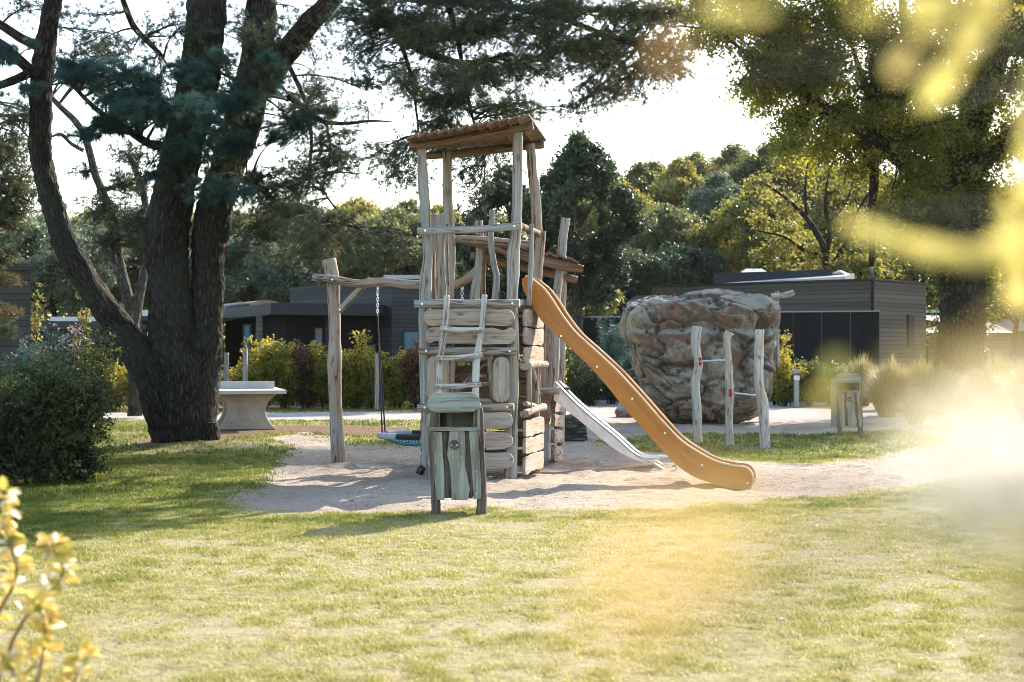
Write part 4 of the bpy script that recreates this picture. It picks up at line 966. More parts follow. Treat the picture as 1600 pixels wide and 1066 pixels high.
# G: far houses on the right
hG = empty('house', (21, 62, 0), 'grey hipped roof bungalow half hidden by the ivy clad trunk', 'house')
wall_block(hG, 'wall', [xy(1450, 60), xy(1575, 60), xy(1575, 68), xy(1450, 68)], 0, 2.35, SIDL)
def hip(h, x0, x1, Y0, Y1, z0, z1, mat):
    a, b, c, d = xy(x0, Y0), xy(x1, Y0), np.array([xy(x1, Y0)[0], Y1]), np.array([xy(x0, Y0)[0], Y1]); ym = (Y0+Y1)/2
    e = np.array([a[0]+(Y1-Y0)/2.4, ym]); f = np.array([b[0]-(Y1-Y0)/2.4, ym])
    MB().add([[*a, z0], [*b, z0], [*c, z0], [*d, z0], [*e, z1], [*f, z1]], [np.array([[0, 1, 5, 4], [2, 3, 4, 5]]), np.array([[1, 2, 5], [3, 0, 4]]), np.array([[3, 2, 1, 0]])], [False]*3).build('roof', mat, h)
hip(hG, 1440, 1585, 59.5, 68.5, 2.353, 3.2, TILE)
hH = empty('house', (26, 66, 0), 'pale bungalow with low roof at the edge of the tall grasses', 'house')
wall_block(hH, 'wall', [xy(1560, 66), xy(1760, 66), xy(1760, 74), xy(1560, 74)], 0, 2.5, SIDL)
hip(hH, 1545, 1775, 65.5, 74.5, 2.503, 3.5, TILE)
hI = empty('cabin', (19, 57, 0), 'black flat roofed cabin beyond the corner of the long cabin', 'cabin', 'timber cabins')
wall_block(hI, 'wall', [xy(1440, 74), xy(1500, 74), xy(1500, 80), xy(1440, 80)], 0, 3.6, VERT)
wall_block(hI, 'roof', [xy(1437, 73.8), xy(1503, 73.8), xy(1503, 80.2), xy(1437, 80.2)], 3.603, 3.75, ROOFM)
# fences
def fence(a, b, h, label, npan):
    f = empty('timber_fence', (*((a+b)/2), 0), label, 'fence', 'black timber fences')
    d = (b-a)/np.linalg.norm(b-a); nrm_ = np.array([-d[1], d[0]])
    for k in range(npan):
        p0, p1 = a+(b-a)*k/npan, a+(b-a)*(k+1)/npan-d*.02
        wall_block(f, 'panel', ccw([p0, p1, p1+nrm_*.06, p0+nrm_*.06]), 0, h, VERT)
    wall_block(f, 'cap_rail', ccw([a-nrm_*.02-d*.02, b-nrm_*.02+d*.02, b+nrm_*.08+d*.02, a+nrm_*.08-d*.02]), h+.003, h+.04, M['darksteel'])
fence(xy(1374, 43.6), xy(1195, 44.6), 2.77, 'tall black vertical board fence between the climbing rock and the long cabin', 4)
fence(xy(1105, 45.2), xy(905, 46.5), 2.66, 'black board fence behind the wooden slide and young pines', 4)
# posts standing in the hedge, bollard lights
for px, y0, Y, lab in ((383, 545, 37.2, 'grey square post at the hedge end beside the first golden shrub'), (354, 551, 38.2, 'shorter grey post close to the pine trunk'), (589, 553, 37.6, 'blue grey post half sunk in the golden hedge')):
    q = xy(px, Y); tag(MB().box((q[0], q[1], (1.5+(HOR-y0)/F*Y)/2+.0), (.11, .11, 1.5+(HOR-y0)/F*Y), 0, .01).build('wooden_post', GREY), lab, 'post', 'posts in the hedge')
lb = empty('bollard_light', (*xy(1244, 39.2), 0), 'slim dark bollard light with white label by the yellow shrubs', 'bollard light')
q = xy(1244, 39.2); MB().box((q[0], q[1], .45), (.14, .14, .9), 0, .01).build('post', M['darksteel'], lb); MB().box((q[0], q[1], .99), (.22, .22, .10), 0, .01).build('head', GREY, lb); MB().box((q[0], q[1]-.075, .82), (.16, .012, .13)).build('plate', M['white'], lb)
# ============================================================ vegetation
def unit(n, rs=rs):
    v = rs.normal(size=(n, 3)); return v/np.linalg.norm(v, axis=1)[:, None]
def norm(v): return v/(np.linalg.norm(v, axis=-1, keepdims=True)+1e-9)
def bez_tubes(A, B, C, r0, r1, m=5, sides=3):
    """many tapered quadratic-bezier twigs A->B(control)->C as one vertex/face set"""
    n = len(A); t = np.linspace(0, 1, m)[None, :, None]
    Q = A[:, None]*(1-t)**2+B[:, None]*2*t*(1-t)+C[:, None]*t*t
    T = norm(np.gradient(Q, axis=1)); ref = np.where(np.abs(T[..., 2:3]) > .8, [1., 0, 0], [0, 0, 1.])
    U = norm(np.cross(T, ref)); W = np.cross(T, U)
    r = (r0[:, None]*(1-t[..., 0])+r1[:, None]*t[..., 0])
    a = np.arange(sides)*2*math.pi/sides
    V = Q[:, :, None]+(U[:, :, None]*np.cos(a)[None, None, :, None]+W[:, :, None]*np.sin(a)[None, None, :, None])*r[:, :, None, None]
    base = (np.arange(n)*m*sides)[:, None, None]; i = (np.arange(m-1)*sides)[None, :, None]; j = np.arange(sides)[None, None]; j2 = (j+1) % sides
    F_ = np.stack([base+i+j, base+i+j2, base+i+sides+j2, base+i+sides+j], -1).reshape(-1, 4)
    return V.reshape(-1, 3), F_, Q
def twig_object(name, sets, mat, parent):
    Vs, Fs, n = [], [], 0
    for V, F_ in sets: Vs.append(V); Fs.append(F_+n); n += len(V)
    V = np.concatenate(Vs)-org(parent); me = raw_mesh(name, V, [np.concatenate(Fs)], np.ones(sum(map(len, Fs)), bool), {'grain': V}, mats=[mat]); return link(name, me, parent)
def leaf_quads(c, size, tint, rs=rs, droop=.3, aspect=.55, dirs=None):
    n = len(c); d = norm((unit(n, rs) if dirs is None else norm(dirs)+.7*unit(n, rs))+[0, 0, -droop]); s = norm(np.cross(d, unit(n, rs))); s2 = np.cross(d, s)
    L_ = (size*(.7+.6*rs.rand(n)))[:, None]
    b = c-d*L_*.5; tip = c+d*L_*.5+s2*L_*.12; l = c+s*L_*aspect*.5-d*L_*.06+s2*L_*.10; r = c-s*L_*aspect*.5-d*L_*.06+s2*L_*.10
    V = np.stack([b, r, tip, l], 1).reshape(-1, 3); F_ = np.arange(4*n).reshape(-1, 4); return V, F_, tint
def needles(c, dirs, length, width, k, tint, rs=rs, spread=.9):
    n = len(c); cc = np.repeat(c, k, 0); dd = norm(np.repeat(norm(dirs), k, 0)+spread*unit(n*k, rs)); s = norm(np.cross(dd, unit(n*k, rs)))
    L_ = (length*(.7+.5*rs.rand(n*k)))[:, None]; w_ = width*.5
    V = np.stack([cc-s*w_, cc+s*w_, cc+dd*L_], 1).reshape(-1, 3); F_ = np.arange(3*n*k).reshape(-1, 3); return V, F_, np.clip(np.repeat(tint, k)+.12*(rs.rand(n*k)-.5), 0, 1)
def leaf_object(name, sets, mat, parent, smooth=False):
    Vs, Fs, Ts, n = [], {}, {}, 0
    for V, F_, t in sets:
        Vs.append(V); Fs.setdefault(F_.shape[1], []).append(F_+n); Ts.setdefault(F_.shape[1], []).append(t); n += len(V)
    V = np.concatenate(Vs)-org(parent); fs = [np.concatenate(v) for v in Fs.values()]; tt = np.concatenate([np.concatenate(v) for v in Ts.values()])
    me = raw_mesh(name, V, fs, np.full(len(tt), smooth), None, {'tint': tt}, mats=[mat]); return link(name, me, parent)

def spray(limbs, clusters, kind, rs, twl=1.0, leaf=.1, per=14, nper=9, tuft=(.09, .006), clumpy=1.0, tr=.006, tintf=None, sub_r=.03, droop=.0, back=.35):
    """grow secondary branches from limb points into 3-D ellipsoid clusters and hang foliage on their twigs.
    clusters: (centre, radii(3), number of twigs, tint shift)"""
    limbs = np.asarray(limbs); tw, lv = [], []
    for c, rad, nt_, ts in clusters:
        c = np.asarray(c, float); rad = np.asarray(rad, float)
        dist = np.linalg.norm((limbs-c)*[1, .7, 1.3], axis=1); ix = np.argsort(dist)[:3]
        nsub = max(1, int(nt_/14))
        tgt = c+unit(nsub, rs)*rad*.75*(rs.rand(nsub, 1)**.4)
        st = limbs[ix[rs.randint(0, len(ix), nsub)]]
        mid = (st+tgt)/2+[0, 0, 1]*(np.linalg.norm(tgt-st, axis=1)[:, None]*(.16-droop*.3))+unit(nsub, rs)*.12*np.linalg.norm(tgt-st, axis=1)[:, None]
        V, F_, Q = bez_tubes(st, mid, tgt, np.full(nsub, sub_r)*(.7+.6*rs.rand(nsub)), np.full(nsub, sub_r*.25), 8, 4); tw.append((V, F_))
        # twigs leave the outer part of each sub-branch
        s = rs.randint(0, nsub, nt_); tt = 1-(rs.rand(nt_)**1.5)*back; k = np.minimum((tt*7).astype(int), 6)
        A = Q[s, k]+(Q[s, k+1]-Q[s, k])*(tt*7-k)[:, None]
        C = c+unit(nt_, rs)*rad*(rs.rand(nt_, 1)**.33); C = A+(C-A)*np.minimum(1, twl*1.3/np.maximum(.01, np.linalg.norm(C-A, axis=1)))[:, None]*clumpy+[0, 0, -droop*.5*twl]
        Bm = (A+C)/2+unit(nt_, rs)*.15*np.linalg.norm(C-A, axis=1)[:, None]+[0, 0, .05+droop*.2]
        V, F_, Q2 = bez_tubes(A, Bm, C, np.full(nt_, tr), np.full(nt_, tr*.4), 5, 3); tw.append((V, F_))
        if kind == 'needle':
            n = nt_*per; s2 = np.repeat(np.arange(nt_), per); u = .25+.75*rs.rand(n)**.7; kk = np.minimum((u*4).astype(int), 3)
            base = Q2[s2, kk]+(Q2[s2, kk+1]-Q2[s2, kk])*(u*4-kk)[:, None]+rs.normal(size=(n, 3))*.03*twl
            d = norm(Q2[s2, 4]-Q2[s2, 0])+[0, 0, .35]
            tn = np.clip(.45+ts+.25*(rs.rand(n)-.5)+.28*fbm(base*1.3, 2, 3), 0, 1)
            lv.append(needles(base, d, tuft[0], tuft[1], nper, tn, rs))
        else:
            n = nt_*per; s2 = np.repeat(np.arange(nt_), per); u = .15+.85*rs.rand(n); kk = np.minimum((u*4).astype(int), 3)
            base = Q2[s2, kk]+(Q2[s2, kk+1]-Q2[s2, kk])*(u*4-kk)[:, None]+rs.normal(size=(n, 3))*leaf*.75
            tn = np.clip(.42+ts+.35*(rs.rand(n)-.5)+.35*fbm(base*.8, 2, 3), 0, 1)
            lv.append(leaf_quads(base, leaf, tn, rs))
    return tw, lv
def limb(pts, Y, n=16):
    Ys = [Y]*len(pts) if np.isscalar(Y) else np.interp(np.linspace(0, 1, len(pts)), np.linspace(0, 1, len(Y)), Y)
    return np.array([P(p[0], p[1], y) for p, y in zip(pts, Ys)]), np.array([p[2]/2/F*y for p, y in zip(pts, Ys)])
def cl(px, py, rx, ry, Y, nt_, ts=0.0, ydep=None):
    """cluster from its outline in the photograph, placed at its own depth"""
    return (P(px, py, Y), (rx/F*Y, (ydep if ydep else min(rx, ry)*1.3/F*Y), ry/F*Y), nt_, ts)

# ---- the big pine
PY = 23.0
pine = empty('pine_tree', (*G(287, 697)[:2], 0), 'huge many-stemmed old pine with furrowed bark and a leaning stem over the table', 'tree')
tr = MB(); K = random.random
def trunk(mb, pts, Y, n=40, bark=.03, wob=.05, seg=None):
    q, r = limb(pts, Y); L_ = np.linalg.norm(np.diff(q, axis=0), axis=1).sum(); mb.tube(q, r, n, seg or int(L_/.06), wob, True, bark); return catmull(q, 24)
LP_ = []
trunk(tr, [(284, 716, 112), (286, 692, 94), (288, 660, 88), (286, 620, 86), (284, 580, 84), (274, 540, 76), (268, 490, 68), (264, 430, 64), (260, 370, 68), (270, 300, 60), (288, 220, 62), (305, 150, 60), (316, 80, 58), (322, 0, 60), (328, -90, 54), (330, -200, 44)], [PY, PY, 22.9, 22.8, 22.8, 22.8], 64, .035)
tC = trunk(tr, [(300, 690, 70), (306, 640, 66), (312, 590, 62), (321, 530, 50), (326, 460, 48), (326, 400, 50), (333, 340, 54), (352, 270, 50), (372, 210, 56), (390, 150, 54), (400, 90, 48), (408, 30, 44), (412, -60, 38), (416, -160, 30)], [PY, 23.05, 23.2, 23.3], 48, .03)
tL = trunk(tr, [(266, 690, 54), (254, 640, 54), (236, 592, 52), (206, 540, 46), (170, 490, 43), (136, 440, 39), (108, 395, 37), (91, 350, 34), (76, 300, 32), (65, 240, 33), (64, 190, 33), (66, 110, 32), (74, 50, 29), (83, 0, 26), (90, -70, 22)], [22.9, 22.6, 22.2], 40, .022)
trunk(tr, [(322, 700, 30), (328, 685, 34), (330, 660, 22)], 22.8, 24, .02)
tr.build('trunk', M['bark'], pine)
def ltrunk(pts, Y, n, bark):
    m_ = MB(); r_ = trunk(m_, pts, Y, n, bark); m_.build('limb', M['barkred'], pine); return r_
tD = ltrunk([(410, 140, 44), (424, 110, 42), (448, 82, 36), (480, 42, 32), (512, 8, 28), (548, -30, 24), (600, -60, 20)], [23.3, 22.4], 24, .012)
tE = ltrunk([(540, -22, 20), (572, -2, 17), (592, 14, 16), (606, 38, 15), (626, 58, 15), (655, 76, 14), (690, 92, 11), (740, 98, 8), (800, 84, 6)], [22.4, 21.6], 14, .006)
tF = ltrunk([(560, -25, 18), (640, -5, 16), (720, 4, 14), (800, 12, 11), (880, 30, 9), (960, 60, 7), (1040, 88, 4)], [22.4, 21.0], 14, .006)
tG = ltrunk([(452, 150, 12), (478, 172, 10), (506, 190, 8), (540, 193, 6), (580, 189, 4), (618, 191, 1.2)], [23.2, 22.6], 10, .003)
tH = ltrunk([(510, 190, 5), (516, 240, 4), (505, 290, 3), (520, 320, 3), (545, 345, 2)], 22.8, 8, 0)
tI = ltrunk([(60, 72, 16), (34, 60, 15), (0, 38, 14), (-40, 20, 12)], 22.3, 14, .004)
tJ = ltrunk([(56, 118, 16), (28, 92, 16), (-4, 66, 15), (-50, 50, 12)], [22.2, 21.4], 14, .004)
tK = ltrunk([(50, 112, 15), (20, 126, 13), (-20, 140, 11)], 22.2, 14, .004)
tM = ltrunk([(182, -30, 9), (196, 10, 9), (210, 42, 10), (232, 66, 9), (256, 90, 6)], 23.4, 10, .003)
tN = ltrunk([(270, 230, 18), (235, 225, 14), (195, 200, 11), (150, 170, 8), (110, 130, 5)], [22.7, 21.7], 12, .004)
tO = ltrunk([(350, 270, 16), (400, 290, 11), (450, 330, 8), (500, 345, 5), (560, 355, 3)], [23.0, 22.0], 12, .003)
tQ = ltrunk([(420, 60, 10), (450, 100, 8), (480, 170, 6), (486, 240, 5), (470, 300, 3)], [23.5, 23.9], 10, .002)
tR = ltrunk([(700, 5, 10), (715, 60, 8), (725, 120, 6), (740, 190, 4), (760, 260, 2)], [21.8, 21.4], 10, .002)
tS = ltrunk([(620, 50, 8), (640, 110, 6), (650, 170, 4), (655, 220, 3)], [22, 21.8], 8, .002)
limbs = np.concatenate([tC[12:], tL[14:], tD, tE, tF, tG, tH, tI, tJ, tK, tM, tN, tO, tQ, tR, tS])
r1 = np.random.RandomState(11)
blue = [cl(150, 120, 55, 35, 21.8, 90, .1), cl(105, 110, 20, 25, 21.6, 30, .15), cl(200, 155, 60, 38, 21.7, 110, .1), cl(255, 180, 62, 36, 21.8, 120, .05), cl(300, 200, 50, 34, 21.9, 90, 0), cl(290, 110, 35, 22, 22, 50, .1), cl(400, 135, 38, 26, 22.4, 60, .05),
        cl(370, 165, 38, 30, 22, 60, -.05), cl(180, 200, 40, 20, 21.9, 50, -.15), cl(370, 225, 32, 26, 22, 50, -.1), cl(300, 235, 50, 24, 22, 60, -.15), cl(10, 90, 16, 26, 21.5, 26, 0), cl(330, 300, 50, 30, 21.9, 50, -.15), cl(470, 190, 34, 40, 22.5, 40, -.1)]
blue += [(a_+np.array([r1.normal()*.5, r1.normal()*.4, r1.normal()*.3]), tuple(np.array(b_)*.5), int(n_*.35), t_+.1*r1.normal()) for a_, b_, n_, t_ in blue+blue]
blue = [(a_, tuple(np.array(b_)*[1.2, 1.1, .85]), int(n_*1.25), t_) for a_, b_, n_, t_ in blue]
tw1, lv1 = spray(np.concatenate([tN, tC[12:17], tJ, tO]), blue, 'needle', r1, twl=.42, per=3, nper=26, tuft=(.12, .0085), tr=.007, sub_r=.022, droop=0)
upper = [cl(610, 40, 70, 35, 21.8, 80, 0), cl(560, 90, 50, 30, 22.4, 50, 0), cl(680, 60, 70, 45, 21.5, 110, 0), cl(760, 40, 90, 50, 21.3, 190, .0), cl(850, 55, 80, 50, 21.1, 180, .05), cl(930, 90, 70, 45, 21.0, 130, .1), cl(990, 60, 70, 45, 21.0, 110, .1),
         cl(1010, 120, 60, 32, 20.8, 80, .2), cl(740, 120, 90, 40, 21.4, 140, 0), cl(840, 120, 70, 35, 21.2, 80, .05), cl(700, 165, 70, 36, 21.6, 70, 0), cl(930, 140, 40, 18, 21.0, 30, .15), cl(640, 140, 50, 40, 21.9, 45, 0), cl(790, 170, 60, 26, 21.3, 50, .1),
         cl(560, 50, 60, 40, 22.2, 40, -.05), cl(500, 80, 40, 30, 22.9, 25, 0), cl(880, 15, 100, 30, 21.2, 150, 0), cl(740, 0, 130, 26, 21.6, 150, -.05), cl(1000, 15, 90, 25, 21.2, 110, .1),
         cl(500, 150, 50, 40, 23.0, 34, 0), cl(450, 215, 40, 40, 22.9, 34, -.05), cl(530, 235, 50, 40, 22.6, 34, 0), cl(480, 300, 50, 45, 22.5, 60, -.05), cl(430, 330, 50, 45, 22.4, 90, -.1), cl(500, 355, 45, 28, 22.2, 55, 0), cl(590, 245, 40, 28, 22.1, 22, 0), cl(440, 280, 45, 40, 22.6, 50, -.1),
         cl(400, 370, 40, 22, 22.5, 30, 0), cl(620, 275, 36, 26, 22.0, 26, 0), cl(690, 225, 60, 40, 21.6, 40, 0), cl(760, 235, 50, 50, 21.4, 60, .0), cl(730, 290, 40, 40, 21.4, 40, 0), cl(560, 180, 40, 30, 22.5, 18, 0),
         cl(240, 55, 40, 40, 23.4, 30, 0), cl(280, 30, 30, 30, 23.4, 26, -.05), cl(360, 40, 40, 40, 23.5, 40, -.05), cl(230, 110, 30, 26, 23.2, 24, .1), cl(150, 20, 60, 26, 23.0, 20, 0), cl(40, 10, 60, 30, 22.4, 30, .0), cl(20, 200, 30, 30, 22, 20, 0), cl(440, 30, 40, 30, 23.2, 24, 0), cl(500, 20, 30, 20, 23, 12, 0),
         cl(200, -60, 160, 50, 23, 60, 0), cl(500, -70, 180, 50, 23, 80, 0), cl(800, -50, 180, 40, 21.6, 90, 0)]
for k in range(70):   # loose sprays hanging off the long limbs
    p = (limbs[24:])[r1.randint(0, len(limbs)-24)]
    if r1.rand() < .5: p = np.concatenate([tE, tF, tG, tO, tR, tS, tQ])[r1.randint(0, 160)]
    s_ = .25+.35*r1.rand(); upper.append((p+np.array([r1.normal()*.45, r1.normal()*.8, -.15-.6*r1.rand()]), (s_*1.3, s_, s_*.7), 30, r1.normal()*.1))
upper += [cl(x, y, rx, ry, 20.9, n_, .15) for x, y, rx, ry, n_ in ((1045, 70, 44, 30, 60), (1060, 105, 30, 20, 40), (960, 150, 50, 22, 50), (900, 170, 40, 20, 36), (880, 90, 60, 30, 60), (1040, 20, 50, 24, 50), (820, 165, 50, 24, 40))]
upper += [cl(x, y, rx, ry, 22.3, n_, .05) for x, y, rx, ry, n_ in ((300, 50, 34, 30, 30), (345, 95, 36, 30, 36), (395, 50, 34, 30, 34), (300, 140, 30, 26, 26), (345, 180, 30, 26, 26), (440, 60, 30, 34, 24), (335, 250, 44, 26, 44), (280, 270, 34, 22, 30), (390, 300, 36, 30, 36), (160, 60, 46, 26, 28), (100, 30, 30, 26, 16), (225, 150, 40, 22, 26))]
upper = [(a_, b_, int(n_*1.25), t_) for a_, b_, n_, t_ in upper]
upper = [(a_, tuple(np.array(b_)*1.2), n_, t_) for a_, b_, n_, t_ in upper]
tw2, lv2 = spray(limbs, upper, 'needle', r1, twl=.55, per=4, nper=16, tuft=(.10, .0062), tr=.0055, sub_r=.018, droop=.25, back=.6)
leaf_object('crown', lv2, L['pine'], pine); leaf_object('low_bough', lv1, L['pineblue'], pine)
twig_object('twigs', tw1+tw2, M['barkgrey'], pine)

# ---- pine standing behind it, pale trunks
def pine_behind(name, label, trunks, clusters, Y, rs_, tuft=(.11, .011), mat='pine', bk='barkgrey', group=None, twl=.6):
    b = P(trunks[0][0][0], 0, Y); t = empty(name, (b[0], Y, 0), label, 'tree', group)
    mb = MB(); pts = []
    for p in trunks: pts.append(trunk(mb, p, Y, 18, .008, .05, 40))
    mb.build('trunk', M[bk], t)
    tw, lv = spray(np.concatenate(pts), clusters, 'needle', rs_, twl=twl, per=6, nper=8, tuft=tuft, tr=.009, sub_r=.03, back=.5)
    leaf_object('crown', lv, L[mat], t); twig_object('twigs', tw, M[bk], t); return t
r2 = np.random.RandomState(21)
pine_behind('pine_tree', 'slender grey pine with two forked stems seen between the stems of the big pine',
  [[(212, 650, 22), (210, 560, 20), (207, 500, 20), (196, 450, 18), (185, 410, 18), (176, 340, 15), (160, 300, 13), (148, 270, 12), (135, 220, 11), (118, 190, 10), (92, 165, 9), (70, 140, 6)],
   [(208, 520, 16), (214, 480, 16), (224, 430, 14), (230, 380, 13), (224, 300, 10), (200, 240, 8)],
   [(152, 300, 8), (180, 292, 7), (205, 282, 5), (240, 270, 3)], [(130, 235, 7), (112, 225, 6), (95, 210, 5), (80, 214, 3)]],
  [cl(130, 95, 60, 30, 33, 60, .2), cl(180, 80, 50, 30, 33, 50, .2), cl(205, 290, 60, 34, 33, 100, .2), cl(160, 330, 60, 36, 33, 110, .15), cl(215, 350, 60, 40, 33, 130, .1), cl(130, 270, 36, 18, 33, 24, .1), cl(175, 385, 50, 26, 33, 80, .15), cl(210, 240, 50, 26, 33, 50, .2), cl(235, 390, 40, 22, 33, 40, .1), cl(120, 210, 30, 30, 33, 14, 0)], 33, r2)
pine_behind('pine_tree', 'bronze tinted pine crown over the roof of the grey cabin corner',
  [[(-40, 650, 26), (-38, 500, 24), (-30, 350, 20), (-18, 200, 16), (-10, 80, 10)]],
  [cl(10, 240, 55, 50, 27.5, 150, .3), cl(30, 300, 55, 50, 27.5, 150, .3), cl(10, 340, 50, 40, 27.5, 130, .3), cl(5, 400, 34, 24, 27, 50, .3), cl(14, 440, 36, 14, 27, 30, .3), cl(8, 490, 34, 18, 27, 34, .3), cl(6, 520, 24, 14, 27, 20, .25), cl(40, 180, 45, 36, 28, 70, .2), cl(-60, 300, 60, 120, 28, 200, .2)], 28, r2)

# ---- generic broadleaf tree for the woodland, many forms
def broadleaf(name, label, px, Y, ytop, wpx, mat, rs_, leaf=.2, dens=1.0, bk='barkdark', ybot=None, cat='tree', group=None, kind='leaf', shape=1.0, twigs=True, lean=0, ncl=None):
    x = xy(px, Y)[0]; ztop = EYE+(HOR-ytop)/F*Y; wr = wpx/2/F*Y; z0 = .22*ztop if ybot is None else EYE+(HOR-ybot)/F*Y
    t = empty(name, (x, Y, 0), label, cat, group)
    mb = MB(); base = np.array([x, Y, 0.]); rt = .018*ztop+.03
    top = base+[lean, 0, ztop*.88]
    q = [base-[0, 0, .1], base+[rs_.normal()*.05*wr, 0, ztop*.3], base+[lean*.5+rs_.normal()*.08*wr, 0, ztop*.6], top]; mb.tube(q, [rt*1.2, rt*.85, rt*.55, rt*.12], 10, 14, .08)
    pts = [catmull(q, 24)[8:]]
    nl = 9
    for k in range(nl):
        a = k*2.4+rs_.rand(); z = z0*.9+(ztop*.75-z0*.9)*(k/nl); s = base+[lean*z/ztop, 0, z]
        hr = wr*(.75+.2*rs_.rand())*math.sin(math.pi*min(.95, max(.25, (z-z0*.7)/(ztop-z0*.7)*.85+.12)))
        e = s+np.array([math.cos(a)*hr, math.sin(a)*hr, (ztop-z)*.38+.2]); m_ = (s+e)/2+[0, 0, -.1*hr]
        mb.tube([s, m_, e], [rt*.42, rt*.26, rt*.07], 6, 8, .05); pts.append(catmull([s, m_, e], 10))
    mb.build('trunk', M[bk], t)
    n = ncl or 26; cls = []
    for k in range(n):
        u = (k+.5)/n; z = z0+(ztop-z0)*(1-(1-u)**1.0); prof = (math.sin(math.pi*min(1, u*.86+.16))**.7)*shape if shape <= 1 else (1-u)*.95+.1
        a = k*2.399+rs_.rand(); rr_ = wr*prof*math.sqrt(rs_.rand()*.7+.2)
        cr_ = wr*(.20+.16*rs_.rand())*(.55+.45*prof)*(1.25 if n < 30 else 1)
        cls.append((np.array([x+lean*z/ztop+math.cos(a)*rr_, Y+math.sin(a)*rr_*.9, z-cr_*.4*(u > .8)]), (cr_, cr_, cr_*.8), int(20*dens), rs_.normal()*.10+.12*u))
    tw, lv = spray(np.concatenate(pts), cls, kind, rs_, twl=cr_*1.3, leaf=leaf, per=16 if kind == 'leaf' else 6, nper=6, tuft=(leaf, leaf*.10), tr=.012, sub_r=.035, back=.6)
    leaf_object('crown', lv, L[mat], t)
    if twigs: twig_object('twigs', tw, M[bk], t)
    return t
r3 = np.random.RandomState(33)
# dense dark tree right behind the rear tower
broadleaf('evergreen_tree', 'dense dark evergreen tree rising just behind the lookout tower roof', 905, 46, 212, 190, 'dark', r3, .16, 2.6, 'barkgrey', 470, ncl=44)
broadleaf('evergreen_tree', 'bushy dark tree whose crown shows through the posts of the tall tower', 790, 47, 262, 170, 'dark', r3, .17, 1.6, 'barkgrey', 470, ncl=36)
protos = {}
# woodland in two rows; each tree named by what sets it apart
WL = [ # px, Y, ytop, width, mat, label
 (-60, 72, 300, 260, 'wood1', 'olive woodland tree beyond the grey cabin corner'),
 (70, 70, 350, 170, 'wood3', 'blue green tree beyond the low cabin with the pale roof'),
 (150, 80, 335, 200, 'wood1', 'olive tree rising over the low far cabin'),
 (250, 84, 325, 200, 'wood3', 'tall blue green tree hidden between the stems of the big pine'),
 (345, 78, 322, 170, 'wood1', 'sunlit olive tree just clear of the big pine stems'),
 (400, 66, 372, 150, 'wood3', 'low feathery blue green tree over the cabin with the barrel skylight'),
 (440, 82, 330, 160, 'wood2', 'yellow green tree behind the low feathery blue one'),
 (500, 72, 350, 150, 'wood1', 'round olive tree above the swing frame post'),
 (560, 82, 318, 170, 'wood2', 'tall light green tree above the swing beam'),
 (615, 70, 335, 150, 'wood1', 'olive tree touching the tall tower on its swing side'),
 (690, 80, 330, 160, 'wood2', 'yellow green tree seen through the open top of the tall tower'),
 (745, 70, 350, 150, 'wood1', 'olive tree filling the gap between the tall tower posts'),
 (845, 84, 320, 170, 'wood1', 'olive tree half hidden by the dark evergreens'),
 (968, 74, 292, 140, 'wood2', 'yellow tinged tree beside the dense dark evergreen'),
 (1022, 86, 258, 120, 'wood1', 'tall narrow olive tree with the pointed top'),
 (1040, 68, 330, 130, 'wood1', 'rounded olive tree above the climbing rock'),
 (1085, 84, 246, 150, 'wood1', 'tall grey green tree on the highest part of the skyline'),
 (1120, 74, 280, 130, 'wood3', 'muted green tree in front of the skyline crowns'),
 (1150, 88, 232, 160, 'wood1', 'skyline tree next to the hanging oak branches'),
 (1185, 66, 300, 150, 'wood2', 'loose yellow green tree above the white cabin roof'),
 (1235, 86, 215, 180, 'wood1', 'tall woodland tree behind the lowest oak limb'),
 (1330, 80, 260, 190, 'wood2', 'yellow green tree behind the dark drooping trunk'),
 (1430, 84, 250, 200, 'wood1', 'olive tree behind the ivy clad oak trunk'),
 (1570, 78, 300, 200, 'wood2', 'light green tree over the hipped roofs'),
 (1700, 80, 260, 220, 'wood1', 'olive tree past the far bungalows'),
 (1060, 64, 395, 110, 'dark', 'small dark tree just over the long cabin roof'),
 (925, 80, 288, 130, 'wood1', 'olive tree peering out from behind the dense dark evergreen'),
 (1000, 83, 266, 130, 'wood1', 'soft olive tree filling the dip in the skyline'),
 (1062, 80, 256, 130, 'wood2', 'warm green tree between two taller skyline trees'),
 (1205, 82, 226, 150, 'wood1', 'olive skyline tree just below the hanging oak leaves'),
 (640, 84, 322, 150, 'wood1', 'olive tree closing the gap beside the tall tower post'),
 (980, 62, 400, 110, 'dark', 'small dark round tree over the tiled roof'),
]
protoD = {}
for i_, (px, Y, yt, wpx, mt, lab) in enumerate(WL):
    rk = np.random.RandomState(100+i_)
    broadleaf('woodland_tree', lab, px, Y, yt-6, wpx*1.55, mt, rk, .20 if Y > 75 else .18, 1.8, 'barkdark', 470 if i_ % 3 else 440, group='trees of the wood behind the cabins', ncl=62)
# understorey that closes the wood, far behind
ru = np.random.RandomState(5); n = 110000
x = (ru.rand(n)*2-1)*62; y = 90+ru.rand(n)*10; top = 8.6+2.2*fbm(np.stack([x*.18, x*0, y*0], -1), 3, 8)
z = ru.rand(n)**.8*top; tn = np.clip(.35+.3*(ru.rand(n)-.5)+.3*fbm(np.stack([x, y*0, z], -1)*.4, 2, 3), 0, 1)
tag(leaf_object('woodland_undergrowth', [leaf_quads(np.stack([x, y, z], -1), .45, tn, ru)], L['wood1'], None), 'dense undergrowth closing the wood behind all the trees', 'undergrowth', kind='stuff')
# red leaved patch
broadleaf('red_leaved_tree', 'thin tree with rust red leaves among the olive skyline trees', 1118, 76, 258, 50, 'wood4', r3, .2, .3, 'barkgrey', 380, ncl=10)
